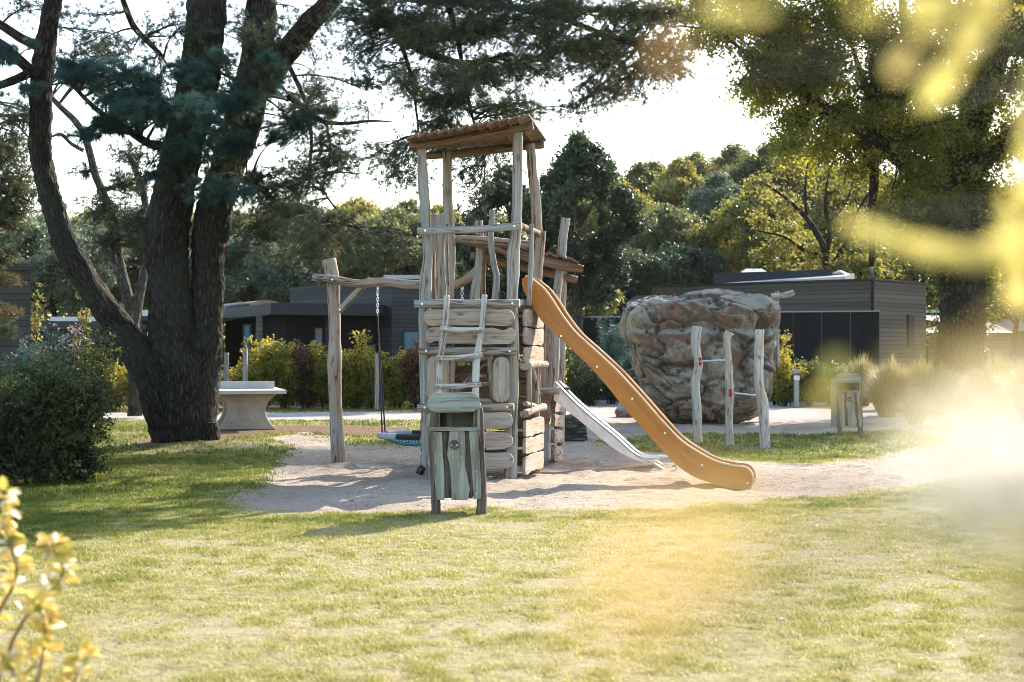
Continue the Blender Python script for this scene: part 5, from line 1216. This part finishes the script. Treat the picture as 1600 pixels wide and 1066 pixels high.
# open-limbed tree over the cabin with dark branches
ol = empty('young_oak', (*xy(1290, 56), 0), 'open light crowned tree with dark spreading branches behind the long cabin', 'tree')
mb = MB(); pts = []
for p in ([(1296, 640, 16), (1294, 480, 13), (1290, 410, 11), (1280, 370, 9), (1250, 330, 7), (1215, 300, 4), (1190, 285, 2)], [(1290, 410, 9), (1296, 360, 8), (1290, 320, 6), (1296, 270, 4), (1310, 230, 2)], [(1280, 375, 7), (1262, 340, 5), (1258, 300, 4), (1262, 250, 2)],
          [(1293, 430, 8), (1320, 380, 6), (1340, 330, 5), (1365, 290, 3)], [(1285, 400, 6), (1255, 390, 5), (1225, 370, 4), (1180, 360, 2)], [(1292, 350, 4), (1320, 320, 3), (1334, 280, 2)]):
    pts.append(trunk(mb, p, [56, 55.5], 10, .01, .05, 24))
mb.build('trunk', M['barkdark'], ol)
cls = [cl(x, y, 44, 26, 56, 34, .12) for x, y in ((1195, 290), (1240, 260), (1290, 245), (1340, 275), (1370, 310), (1190, 345), (1235, 320), (1290, 300), (1330, 340), (1225, 385), (1270, 395), (1330, 395), (1370, 370), (1200, 400), (1310, 420), (1250, 430), (1380, 420))]
tw, lv = spray(np.concatenate(pts), cls, 'leaf', r3, twl=.9, leaf=.15, per=12, tr=.010, sub_r=.022, back=.6); leaf_object('crown', lv, L['wood2'], ol); twig_object('twigs', tw, M['barkdark'], ol)

# ---- great oak on the right
OY = 38.0
oak = empty('oak_tree', (*xy(1503, OY), 0), 'great spreading oak with an ivy wrapped trunk and a long low limb', 'tree')
mb = MB()
o1 = trunk(mb, [(1500, 650, 96), (1500, 600, 80), (1502, 540, 72), (1504, 470, 70), (1500, 400, 66), (1496, 340, 62), (1500, 280, 60), (1520, 200, 50), (1545, 120, 42), (1570, 40, 36), (1590, -50, 30)], OY, 40, .03)
mb.build('trunk', M['barkdark'], oak)
def otrunk(pts, Y, n, bark):
    m_ = MB(); r_ = trunk(m_, pts, Y, n, bark); m_.build('limb', M['barkdark'], oak); return r_
o2 = otrunk([(1492, 320, 40), (1460, 285, 36), (1420, 255, 32), (1380, 225, 30), (1340, 198, 27), (1300, 180, 24), (1262, 150, 22), (1235, 115, 19), (1210, 80, 15), (1190, 40, 12), (1178, -10, 9)], [38, 36.5, 35.5], 20, .012)
o3 = otrunk([(1225, 108, 10), (1195, 98, 8), (1160, 78, 6), (1120, 50, 4), (1060, 40, 3)], [35.6, 35], 10, .003)
o4 = otrunk([(1505, 300, 34), (1530, 260, 28), (1570, 220, 24), (1620, 170, 20), (1680, 120, 14)], [38, 37], 16, .01)
o5 = otrunk([(1500, 300, 30), (1470, 220, 24), (1440, 150, 20), (1420, 80, 16), (1410, 0, 12), (1400, -60, 9)], [38, 39.5], 16, .01)
o6 = otrunk([(1380, 228, 14), (1365, 180, 11), (1350, 130, 9), (1330, 70, 7), (1310, 10, 4)], [37, 37.8], 10, .004)
o7 = otrunk([(1440, 150, 14), (1400, 110, 10), (1370, 60, 8), (1360, 0, 5)], [39, 39.6], 10, .004)
o8 = otrunk([(1520, 210, 20), (1500, 140, 15), (1490, 70, 12), (1480, 0, 9)], [38, 37], 10, .004)
o9 = otrunk([(1364, 218, 15), (1366, 260, 15), (1364, 330, 14), (1363, 380, 11), (1362, 415, 8)], [37.0, 38.5], 14, .01)
LO = np.concatenate([o1[10:], o2, o3, o4, o5, o6, o7, o8])
cls = []
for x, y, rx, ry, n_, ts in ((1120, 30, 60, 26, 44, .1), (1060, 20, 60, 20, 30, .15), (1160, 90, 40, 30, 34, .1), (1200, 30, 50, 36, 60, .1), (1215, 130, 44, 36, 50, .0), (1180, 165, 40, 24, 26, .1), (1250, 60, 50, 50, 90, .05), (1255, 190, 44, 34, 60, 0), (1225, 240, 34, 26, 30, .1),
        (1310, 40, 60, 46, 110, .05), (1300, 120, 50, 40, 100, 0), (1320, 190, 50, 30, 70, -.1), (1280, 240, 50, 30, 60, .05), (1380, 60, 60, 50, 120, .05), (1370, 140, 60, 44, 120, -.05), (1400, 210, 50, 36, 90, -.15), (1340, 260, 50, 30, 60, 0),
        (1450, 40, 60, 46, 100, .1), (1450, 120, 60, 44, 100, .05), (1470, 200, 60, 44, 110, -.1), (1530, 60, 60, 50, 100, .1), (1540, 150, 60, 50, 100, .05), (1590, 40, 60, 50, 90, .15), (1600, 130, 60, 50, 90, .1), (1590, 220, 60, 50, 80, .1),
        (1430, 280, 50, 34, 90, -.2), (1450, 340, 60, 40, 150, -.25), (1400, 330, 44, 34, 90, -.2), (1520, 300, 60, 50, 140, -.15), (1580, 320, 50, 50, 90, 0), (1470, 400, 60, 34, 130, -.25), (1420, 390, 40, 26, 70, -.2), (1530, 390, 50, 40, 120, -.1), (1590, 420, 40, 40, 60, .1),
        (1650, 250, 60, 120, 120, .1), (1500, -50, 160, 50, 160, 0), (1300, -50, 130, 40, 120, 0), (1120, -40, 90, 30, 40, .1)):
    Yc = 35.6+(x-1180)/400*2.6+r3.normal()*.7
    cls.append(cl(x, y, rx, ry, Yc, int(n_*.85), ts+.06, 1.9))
for k in range(150):
    x = 1080+r3.rand()*560; y = -20+r3.rand()*300
    if y > 120+ (x-1080)*.75 or (x < 1180 and y > 70): continue
    Yc = 35.6+(x-1180)/400*2.6+r3.normal()*1.0; cls.append(cl(x, y, 34+24*r3.rand(), 20+14*r3.rand(), Yc, 26, .05+.1*r3.normal(), .8))
cls = [(a_, tuple(np.array(b_)*[1.35, 1.1, 1.3]), n_, t_) for a_, b_, n_, t_ in cls]
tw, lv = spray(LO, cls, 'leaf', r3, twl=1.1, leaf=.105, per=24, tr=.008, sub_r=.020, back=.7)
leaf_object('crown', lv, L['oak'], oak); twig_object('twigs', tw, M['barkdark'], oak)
# ivy on the trunk
n = 5200; zz = r3.rand(n)*7.6+.2; aa = r3.rand(n)*2*math.pi
ixn = np.argmin(np.abs(o1[:, 2][None]-zz[:, None]), 1); cc = o1[ixn].copy(); cc[:, 2] = zz
keep = (fbm(np.stack([aa*1.2, zz*.8, zz*0], -1), 2, 4) > -.25) & ((zz > 1.9) | (r3.rand(n) < .25))
rr_ = .62+.35*r3.rand(n)**2; ivp = cc+np.stack([np.cos(aa)*rr_, np.sin(aa)*rr_, zz*0], -1)
leaf_object('ivy', [leaf_quads(ivp[keep], .13, np.clip(.45+.4*(r3.rand(keep.sum())-.5), 0, 1), r3)], L['green'], oak)

# ---- shrubs
def shrub(name, label, x, y, w_, h_, mat, rs_, leaf=.07, n=160, per=14, group=None, cat='shrub', spiky=.3, bk='barkdark', kind='leaf', ys=1.0, nper=8):
    t = empty(name, (x, y, 0), label, cat, group)
    stems = []; nst = 9
    for k in range(nst):
        a = rs_.rand()*6.28; r_ = w_*.5*math.sqrt(rs_.rand()); e = np.array([x+math.cos(a)*r_, y+math.sin(a)*r_*ys, h_*(.65+.35*rs_.rand()*(1 if k else 1.2))]); b = np.array([x+math.cos(a)*r_*.25, y+math.sin(a)*r_*.25, 0.])
        stems.append(catmull([b, (b+e)/2+[0, 0, .1], e], 12))
    A = np.array([s[0] for s in stems]); C = np.array([s[-1] for s in stems]); B = np.array([s[6] for s in stems])
    V, F_, _ = bez_tubes(A, B, C, np.full(nst, .016), np.full(nst, .004), 8, 5); tw = [(V, F_)]
    pts = np.concatenate([s[1:] for s in stems]); k = rs_.randint(0, len(pts), n)
    a = pts[k]; d = norm(unit(n, rs_)*[1, ys, .6]+[0, 0, spiky]); ln = (.18+.22*rs_.rand(n))*min(1, w_*.8)
    c = a+d*ln[:, None]; c[:, 2] = np.maximum(c[:, 2], .05)
    V, F_, Q = bez_tubes(a, (a+c)/2+[0, 0, .02], c, np.full(n, .005), np.full(n, .002), 4, 3); tw.append((V, F_))
    s2 = np.repeat(np.arange(n), per); u = .2+.85*rs_.rand(n*per)
    base = a[s2]+(c-a)[s2]*u[:, None]+rs_.normal(size=(n*per, 3))*leaf*.5; base[:, 2] = np.maximum(base[:, 2], .03)
    tn = np.clip(.30+.35*(rs_.rand(n*per)-.5)+.3*(base[:, 2]/h_)+.25*fbm(base*2, 2, 7), 0, 1)
    if kind == 'leaf': lv = [leaf_quads(base, leaf, tn, rs_, .1)]
    else: lv = [needles(base, d[s2], leaf, leaf*.09, nper, tn, rs_, .7)]
    leaf_object('foliage', lv, L[mat], t); twig_object('stems', tw, M[bk], t); return t
r4 = np.random.RandomState(44)
HG = 'shrubs of the golden beech hedge'
for px, w_, h_, mt, lab in ((362, .8, 1.25, 'beech', 'lowest golden hedge shrub tucked behind the concrete table'), (402, .95, 2.25, 'beech', 'tall golden beech shrub right above the concrete table'), (445, .9, 2.05, 'beech', 'golden beech shrub at the table end of the hedge'), (478, .8, 2.05, 'copper', 'dark coppery shrub between two golden ones near the table'),
        (505, .9, 1.85, 'beech', 'golden shrub just before the swing post'), (530, .8, 1.8, 'beech', 'bushy green gold shrub directly behind the swing post'), (553, .9, 1.6, 'beech', 'low golden shrub beside the brace of the swing frame'), (583, .95, 2.15, 'beech', 'upright golden shrub behind the swing ropes'), (622, 1.0, 1.9, 'beech', 'golden shrub between swing ropes and tall tower'), (655, .9, 2.05, 'copper', 'purple brown shrub under the blue window'), (690, 1.0, 1.7, 'beech', 'golden shrub glimpsed behind the tall tower')):
    x = xy(px, 38.6)[0]; shrub('hedge_shrub', lab, x, 38.6+r4.rand()*.3, w_*1.25, h_*.86, mt, r4, .085, 380, 12, HG)
for px, Y, h_, lab in ((180, 36.6, 1.3, 'golden shrub under the crook of the leaning stem'), (215, 36.8, 1.0, 'low golden shrub touching the big pine foot'), (145, 35.8, 1.7, 'yellow green shrub behind the dark corner bushes')):
    shrub('hedge_shrub', lab, xy(px, Y)[0], Y, 1.0, h_, 'beech', r4, .075, 210, 12, HG)
# dark bushes at the left
DG = 'dark bushes by the lawn edge'
for px, Y, w_, h_, lab, mt in ((-20, 16.2, 1.3, 1.15, 'dark privet bush cut off by the picture edge', 'hedge'), (55, 16.0, 1.2, 1.2, 'dark round privet bush in the middle of the clump', 'hedge'), (118, 16.4, 1.1, 1.22, 'dark privet bush at the lawn side of the clump', 'hedge'), (90, 17.6, 1.2, 1.28, 'taller dark bush behind the others', 'hedge'), (0, 18.0, 1.5, 1.36, 'tallest dark bush against the grey cabin', 'hedge')):
    shrub('dark_bush', lab, xy(px, Y)[0], Y, w_, h_, mt, r4, .048, 520, 18, DG, spiky=.35)
shrub('green_shrub', 'loose fresh green shrub with upright shoots rising behind the dark bushes', xy(122, 21)[0], 21, 1.2, 1.75, 'green', r4, .055, 300, 12)
shrub('rosemary_bush', 'grey green needle leaved bush topped by lilac flowers', xy(80, 22)[0], 22, 1.2, 1.75, 'pineblue', r4, .09, 260, 8, kind='needle')
shrub('lilac_flower_bush', 'pale lilac flowering bush between cabin corner and leaning stem', xy(98, 25)[0], 25, 1.3, 2.0, 'flower', r4, .05, 150, 9)
shrub('red_flower_bush', 'small red flowered plant by the cabin corner', xy(62, 26)[0], 26, .5, 1.75, 'redfl', r4, .05, 30, 8)
for px, Y, yt, lab in ((128, 34, 440, 'slim yellow sapling left of the leaning pine stem'), (52, 36, 440, 'yellow green sapling hugging the grey cabin corner'), (205, 38, 480, 'narrow yellow sapling in the fork of the big pine'), (875, 36, 545, 'narrow golden sapling beside the steel slide top')):
    h_ = EYE+(HOR-yt)/F*Y; shrub('sapling', lab, xy(px, Y)[0], Y, .45, h_, 'lime' if px != 875 else 'beech', r4, .08, 120, 10, cat='young tree')
# right side shrubs
for px, Y, w_, h_, mt, lab in ((1228, 40, .9, 1.5, 'beech', 'yellow leaved shrub in the lee of the climbing rock'), (1262, 40.4, 1.2, 1.25, 'green', 'low green shrub behind the bollard light'), (1300, 40.6, 1.2, 1.15, 'green', 'low spreading green shrub beside the first ornamental grass'), (1212, 41, .8, 2.0, 'beech', 'thin golden shrub against the black fence')):
    shrub('fence_shrub', lab, xy(px, Y)[0], Y, w_, h_, mt, r4, .075, 240, 12, 'shrubs along the black fence')
for px, Y, w_, yt, mt, lab in ((905, 42, 1.1, 572, 'dark', 'dark green bush beyond the wooden slide'), (955, 42, 1.1, 500, 'pineblue', 'upright grey green young pine between slide and rock'), (1005, 43, 1.5, 555, 'pineblue', 'low pine bush at the back of the climbing rock'), (925, 40.5, 1.9, 590, 'hedge', 'dark low bush along the mulch bed'), (985, 40.8, 1.9, 592, 'hedge', 'second dark low bush reaching the rock foot'), (880, 42.5, 1.3, 530, 'green', 'green bush behind the steel slide top')):
    h_ = EYE+(HOR-yt)/F*Y; shrub('garden_bush', lab, xy(px, Y)[0], Y, w_, h_, mt, r4, .12 if 'pine' in mt else .07, 300, 9, 'bushes before the black fence', kind='needle' if 'pine' in mt else 'leaf')
broadleaf('weeping_tree', 'pale lime weeping tree between the lookout tower and the tiled roof', 915, 50, 438, 110, 'lime', r4, .12, 1.4, 'barkgrey', 500, ncl=16)
broadleaf('garden_tree', 'small yellow green tree over the chimney of the long cabin', 1345, 54, 405, 110, 'wood2', r4, .13, 1.2, 'barkdark', 450, ncl=14)
broadleaf('garden_tree', 'tall light tree with sunlit leaves beyond the oak trunk', 1585, 50, 380, 120, 'wood2', r4, .13, 1.6, 'barkdark', 500, ncl=20)

# ornamental grasses
def orn_grass(label, x, y, r_, h_, n, rs_, mat='ornam'):
    a = rs_.rand(n)*6.283; sp = rs_.rand(n)**.6; b = np.stack([x+np.cos(a)*r_*.22*sp, y+np.sin(a)*r_*.22*sp, np.zeros(n)], -1)
    out = np.stack([np.cos(a), np.sin(a), np.zeros(n)], -1); hh = h_*(.55+.45*rs_.rand(n)); R_ = (r_*sp*(.5+.6*rs_.rand(n)))[:, None]
    m_ = b+out*R_*.35+[0, 0, 1]*(hh*.75)[:, None]; e = b+out*R_+[0, 0, 1]*(hh*(.98-.35*sp))[:, None]
    t = np.linspace(0, 1, 5)[None, :, None]; Q = b[:, None]*(1-t)**2+m_[:, None]*2*t*(1-t)+e[:, None]*t*t
    s = norm(np.cross(out+unit(n, rs_)*.6, [0, 0, 1.]))[:, None]; wd = np.array([.006, .006, .005, .0035, .001])[None, :, None]
    V = np.stack([Q-s*wd, Q+s*wd], 2).reshape(-1, 3); base = (np.arange(n)*10)[:, None]; j = (np.arange(4)*2)[None]
    F_ = np.stack([base+j, base+j+1, base+j+3, base+j+2], -1).reshape(-1, 4)
    tn = np.repeat(np.clip(.5+.5*(rs_.rand(n)-.5)+.1, 0, 1), 4)
    V = V-[x, y, 0]; me = raw_mesh('ornamental_grass', V, [F_], np.ones(len(F_), bool), None, {'tint': tn}, mats=[L[mat]])
    o = link('ornamental_grass', me); o.location = (x, y, 0); return tag(o, label, 'ornamental grass', 'clumps of ornamental grass')
for px, Y, r_, h_, n_, lab in ((1347, 40.5, .85, 1.75, 1500, 'greener fountain grass clump against the end of the black fence'), (1395, 38, .9, 1.65, 1600, 'pale fountain grass clump above the second bin'), (1385, 33.5, .8, 1.35, 1500, 'pale grass clump right beside the second bin'), (1440, 40, .9, 1.6, 1500, 'straw coloured clump before the lilac boulder'),
        (1500, 41, 1.0, 1.75, 1500, 'grass clump at the foot of the oak'), (1560, 40, 1.0, 1.8, 1500, 'pale clump before the bungalow'), (1620, 39, 1.0, 1.9, 1400, 'outermost pale clump near the picture edge'), (1470, 35, .9, 1.5, 1500, 'wide straw clump in front of the boulders'), (1545, 34, 1.0, 1.6, 1500, 'broad pale clump nearer the lawn'), (1610, 32, 1.0, 1.6, 1400, 'nearest pale clump at the lawn corner'),
        (1430, 30, .6, .8, 900, 'small low clump at the sand edge')):
    orn_grass(lab, xy(px, Y)[0], Y, r_, h_, n_, r4)
for px, Y, r_, h_, lab in ((60, 20, .7, 1.35, 'wispy green grass clump in the dark bushes'), (20, 21, .8, 1.5, 'wispy green grass clump by the cabin wall'), (100, 19.2, .6, 1.2, 'thin green grass clump over the privet'), (72, 29, .6, 1.7, 'pale yellow grass clump at the cabin corner')):
    orn_grass(lab, xy(px, Y)[0], Y, r_, h_, 900, r4, 'green' if Y < 25 else 'ornam')

# ============================================================ lawn blades
def blades(n, xr, yr, hgt, wid, rs_, clump=4, base=.62, sg=.018):
    """grass tufts; returns V, F, tint. Density thins and colour dries out where the noise says so."""
    y = yr[0]+(yr[1]-yr[0])*rs_.rand(n); half = (.40*y+1.2)
    x = (rs_.rand(n)*2-1)*half
    s, p_, so = masks(x, y)
    k = (s < .08+rs_.normal(size=n)*.10) & (p_ < .05+rs_.normal(size=n)*.08) & (y < 38.0) & (so < .0+.4*rs_.rand(n)*rs_.rand(n))
    k &= ~(np.hypot(x+5.3, y-23.1) < .8)
    lush = .28*n2(x, y, .55, 41, 3)+.45*n2(x, y, 2.6, 42, 2)+.75*n2(x, y, 7.5, 43, 2)
    green = np.clip((-x-1.2-.10*(13-y))/3.0, 0, 1)*np.clip((y-9.5)/3, 0, 1)           # greener near the pine, its shade partly put into the blade colour
    green = np.maximum(green, np.clip(sdf_poly(x, y, ISLAND)*2+.6, 0, 1)); green = np.maximum(green, np.clip((y-24)/4, 0, .7))
    green = np.maximum(green, .75*np.clip(1-np.abs(s+.5)/.6, 0, 1))                    # fringe along the sand
    keep = rs_.rand(n) < np.clip(base+1.05*lush+.7*green, .05, 1)
    k &= keep; x, y, lush, green = x[k], y[k], lush[k], green[k]; m = len(x)
    x = np.repeat(x, clump)+rs_.normal(size=m*clump)*sg; y = np.repeat(y, clump)+rs_.normal(size=m*clump)*sg; lush = np.repeat(lush, clump); green = np.repeat(green, clump); n = m*clump
    z = height(x, y)
    a = rs_.rand(n)*6.283; ln = .25+.6*rs_.rand(n); h_ = hgt*(.5+.8*rs_.rand(n))*(.75+.6*np.clip(lush, -.6, 1))*(1+.35*green)
    d = np.stack([np.cos(a)*ln, np.sin(a)*ln, np.ones(n)], -1); d = norm(d)
    b = np.stack([x, y, z-.004], -1); sd = np.stack([-np.sin(a+.7*rs_.normal(size=n)), np.cos(a), np.zeros(n)], -1)*(wid*.5*(.7+.6*rs_.rand(n)))[:, None]
    mid = b+d*(h_*.55)[:, None]; tip = b+d*h_[:, None]+np.stack([np.cos(a), np.sin(a), -.35+0*a], -1)*(h_*.22)[:, None]
    V = np.stack([b-sd, b+sd, mid+sd*.8, mid-sd*.8, tip], 1).reshape(-1, 3)
    i = np.arange(n)[:, None]*5
    q = i+np.array([[0, 1, 2, 3]]); t3 = i+np.array([[3, 2, 4]])
    tn = np.clip(.66-.21*lush-.40*green+.26*(rs_.rand(n)-.5)+.25*(rs_.rand(n) < .12), 0, 1)
    return V, q, t3, tn
r5 = np.random.RandomState(55); sets = []
for n_, yr, h_, w_, cp, bs_, sg_ in ((62000, (5.6, 9.5), .031, .0036, 8, .50, .020), (40000, (5.6, 9.5), .020, .0036, 4, .7, .03), (64000, (9.5, 14.5), .035, .0050, 7, .54, .024), (40000, (9.5, 14.5), .024, .0050, 4, .7, .03), (80000, (14.5, 21), .040, .0085, 4, .66, .03), (60000, (21, 38), .050, .013, 4, .7, .03)):
    sets.append(blades(n_, None, yr, h_, w_, r5, cp, bs_, sg_))
Vs = []; qs = []; ts = []; T1 = []; T2_ = []; o_ = 0
for V, q, t3, tn in sets: Vs.append(V); qs.append(q+o_); ts.append(t3+o_); T1.append(tn); T2_.append(tn); o_ += len(V)
me = raw_mesh('grass', np.concatenate(Vs), [np.concatenate(qs), np.concatenate(ts)], None, None, {'tint': np.concatenate(T1+T2_)}, mats=[L['blade']])
tag(link('grass', me), 'short yellow green lawn blades with dry straw patches', 'grass', kind='stuff')
# fallen leaves and needles on lawn and sand
n = 2600; y = 6+26*r5.rand(n)**.9; x = (r5.rand(n)*2-1)*(.38*y+1); z = height(x, y)+.012
x2 = G(380, 672)[0]+r5.normal(size=1800)*2.6; y2 = 25+r5.normal(size=1800)*2.8; x = np.concatenate([x, x2]); y = np.concatenate([y, y2]); z = height(x, y)+.012
V, F_, t_ = leaf_quads(np.stack([x, y, z], -1), .035, r5.rand(len(x)), r5, 0, .6)
V[:, 2] = np.maximum(np.repeat(z, 4)-.006, np.repeat(z, 4)+(V[:, 2]-np.repeat(z, 4))*.25)
litter = leaf_mat('fallen leaves', [(0, (.07, .035, .018)), (.6, (.20, .11, .05)), (1, (.40, .28, .14))], .15)
me = raw_mesh('fallen_leaves', V, [F_], None, None, {'tint': t_}, mats=[litter]); tag(link('fallen_leaves', me), 'small brown leaves scattered over lawn and sand', 'leaves', kind='stuff')
# ============================================================ near shrubs (out of focus)
def oval_leaves(c, d, nrm, ln, wd, tint, k=8):
    """real oval leaves: a folded fan"""
    V, F3, T = [], [], []
    for a, (c_, d_, n_, l_, w_, t_) in enumerate(zip(c, d, nrm, ln, wd, tint)):
        d_ = d_/np.linalg.norm(d_); s = np.cross(d_, n_); s /= np.linalg.norm(s)+1e-9; n_ = np.cross(s, d_)
        b = len(V); V.append(c_+d_*l_*.5)
        for q in range(k*2):
            t = q/(k*2)*2*math.pi; u = (1-math.cos(t))/2; w2 = math.sin(t)*(.5*w_)*(1-.25*u); V.append(c_+d_*l_*u+s*w2+n_*(abs(w2)*.35-.15*l_*u*u))
        for q in range(k*2): F3.append([b, b+1+q, b+1+(q+1) % (k*2)])
        T += [t_]*(k*2)
    return np.array(V), np.array(F3), np.array(T)
r6 = np.random.RandomState(66)
ns = empty('golden_beech_shrub', (-2.1, 4.5, 0), 'blurred golden leaved beech shrub close to the camera at the lower edge', 'shrub')
stems = [[(-90, 1300, 4.5), (20, 1000, 4.5), (95, 905, 4.5), (85, 860, 4.5), (80, 850, 4.5)], [(-120, 1300, 4.6), (-20, 1000, 4.6), (25, 900, 4.6), (10, 830, 4.6), (5, 765, 4.6)], [(-60, 1350, 4.3), (40, 1120, 4.3), (70, 1000, 4.3), (60, 940, 4.3)], [(-40, 1400, 4.5), (60, 1200, 4.4), (110, 1080, 4.4), (135, 1020, 4.4)], [(-160, 1350, 4.4), (-50, 1050, 4.4), (-20, 950, 4.4)], [(-100, 1400, 4.2), (10, 1150, 4.2), (20, 1020, 4.2)]]
mb = MB(); C_, D_, N_, LL, WW, TT_ = [], [], [], [], [], []
for st in stems:
    q = np.array([P(a, b, c) for a, b, c in st]); g = q[0].copy(); g[2] = 0; q = np.vstack([[ -2.2+.2*(q[0][0]+2.1), q[0][1], 0], q]); mb.tube(q, np.linspace(.009, .0025, len(q)), 7, 30, .05)
    path = catmull(q, 60)
    for k in range(14, 60):
        for _ in range(2 if k < 56 else 4):
            if r6.rand() < .85:
                d = norm(np.array([r6.normal(), r6.normal()*.7, r6.normal()*.5+.3])); C_.append(path[k]+d*.01); D_.append(d); N_.append(norm(np.array([r6.normal()*.6, r6.normal()*.6-.3, 1.]))); LL.append(.038+.018*r6.rand()); WW.append(.026+.010*r6.rand()); TT_.append(r6.rand()*.8 if r6.rand() > .2 else .98)  # the palest tint gives some leaves a painted glint
mb.build('stems', M['brown'], ns)
V, F_, T_ = oval_leaves(C_, D_, N_, LL, WW, TT_); leaf_object('foliage', [(V, F_, T_)], L['front'], ns)
# overhanging shrub to the right of the camera
fs2 = empty('overhanging_shrub', (.42, .46, 0), 'blurred yellow leaved branches hanging into view right beside the camera', 'shrub')
mb = MB(); C_, D_, N_, LL, WW, TT_ = [], [], [], [], [], []
main = [np.array([.40, .50, 0.]), np.array([.36, .50, .6]), np.array([.33, .48, 1.1]), np.array([.30, .48, 1.5]), np.array([.28, .5, 1.75]), np.array([.22, .52, 1.92])]
mb.tube(main, [.012, .010, .008, .006, .005, .003], 8, 40, .05)
main2 = [np.array([.52, 1.0, 0.]), np.array([.50, .98, .7]), np.array([.46, .95, 1.3]), np.array([.42, .95, 1.6]), np.array([.34, .92, 1.85])]
mb.tube(main2, [.012, .010, .008, .005, .003], 8, 40, .05)
def near_leaf(px, py, d, dx, dz, ln, wd, tint, ny=-1.0, nz=.3, from_=None):
    c = P(px, py, d); C_.append(c); D_.append(np.array([dx, .1, dz])); N_.append(np.array([.1, ny, nz])); LL.append(ln); WW.append(wd); TT_.append(tint)
    src = np.concatenate([catmull(main, 40), catmull(main2, 40)]); s = src[np.argmin(np.linalg.norm(src-c-[0, 0, -.05], axis=1))]
    return s, c
twg = []
for args in (
    # slender leaf streak across the right, a metre away
    (1310, 352, .8, 1, -.22, .055, .014, .30), (1400, 382, .8, 1, -.14, .050, .015, .40), (1470, 402, .8, 1, .05, .040, .016, .30), (1530, 388, .8, 1, .14, .045, .015, .35), (1590, 372, .8, 1, .1, .04, .018, .7),
    (1588, 440, .9, -.05, 1, .060, .016, .30), (1600, 330, .9, .1, 1, .055, .018, .3), (1585, 480, .9, .1, 1, .03, .02, .5),
    # top cluster
    (1440, 170, .8, .6, .8, .050, .018, .25), (1495, 95, .8, .5, .9, .050, .020, .35), (1535, 40, .8, .2, 1, .045, .022, .4), (1400, 8, .8, 1, .1, .045, .014, .35), (1395, 125, .7, .3, .5, .022, .012, .6), (1095, 18, .7, 1, .1, .022, .012, .4), (1150, 30, .7, 1, .3, .022, .009, .3), (1600, 215, .8, .3, 1, .045, .018, .4), (1440, 60, .6, .3, 1, .02, .012, .3), (1330, 20, .6, 1, .1, .018, .010, .3),
    (1030, 100, .42, .9, .5, .010, .007, .95), (1000, 920, .17, .6, .8, .013, .009, .98), (930, 1000, .20, .6, .6, .010, .007, .9), (1090, 850, .22, 1, .3, .011, .007, .6), (1550, 930, .22, 1, .3, .016, .010, .05), (1330, 640, .34, 1, -.3, .008, .006, .7), (1270, 625, .7, 1, .1, .012, .010, .3), (1300, 600, .7, .2, 1, .016, .010, .2), (1420, 620, .22, 1, 0, .012, .009, .6), (1560, 560, .22, 1, 0, .014, .009, .7)):
    s, c = near_leaf(*args); twg.append((s, c))
C2, D2, N2, L2, W2, fine = [], [], [], [], [], []  # white petals, some scattered around only to imitate a soft glare
for px, py, d, ln, wd, dx, dz in ((1500, 700, .24, .013, .012, 1, .2), (1575, 690, .25, .013, .012, 1, .4), (1530, 765, .25, .014, .012, 1, .1), (1570, 735, .24, .015, .013, .8, -.5), (1510, 775, .24, .012, .010, -.4, -.8), (1600, 690, .24, .014, .012, .6, .8), (1475, 735, .24, .008, .007, -1, 0), (1545, 655, .24, .010, .008, .3, 1), (1500, 620, .24, .006, .005, .3, 1), (1610, 770, .24, .012, .010, 1, .2), (1560, 700, .26, .014, .012, .2, -1), *[(1550+90*math.cos(k*2.4), 725+90*math.sin(k*2.4), .22, .0075, .007, math.cos(k), math.sin(k)) for k in range(6)]):
    c = P(px, py, d); C2.append(c-np.array([dx, 0, dz])/math.hypot(dx, dz)*ln*.5); D2.append(np.array([dx, .1, dz])); N2.append(np.array([.15, -1, .25])); L2.append(ln); W2.append(wd); fine.append((np.array(main[2])+[0, 0, .1*math.sin(px)], c))
twg.append((np.array(main[2]), P(1540, 720, .24)))
for s, c in twg: mb.tube([s, (s+c)/2+[0, 0, .02], c], [.0016, .0012, .0008], 5, 10)
for s, c in fine: mb.tube([s, (s+c)/2+[0, 0, .01], c], [.0010, .0007, .0005], 5, 8)
mb.build('stems', M['binbark'], fs2)
V, F_, T_ = oval_leaves(C_, D_, N_, LL, WW, TT_); leaf_object('foliage', [(V, F_, T_)], L['yellow'], fs2)
V, F_, T_ = oval_leaves(C2, D2, N2, L2, W2, [.5]*len(C2)); leaf_object('glare_blossom', [(V, F_, T_)], L['glarefl'], fs2)



# ============================================================ air
HZ = MB(); HZ.box((0, 30, 24), (1900, 1900, 50), 0, .5)
hm, hnt, hout = new_mat('morning air'); pv = N(hnt, 'VolumePrincipled', Density=HAZE, Anisotropy=.35); pv.inputs['Color'].default_value = (1, .95, .86, 1); hnt.links.new(pv.outputs[0], hout.inputs['Volume'])
hz = HZ.build('haze', hm); tag(hz, kind='stuff')
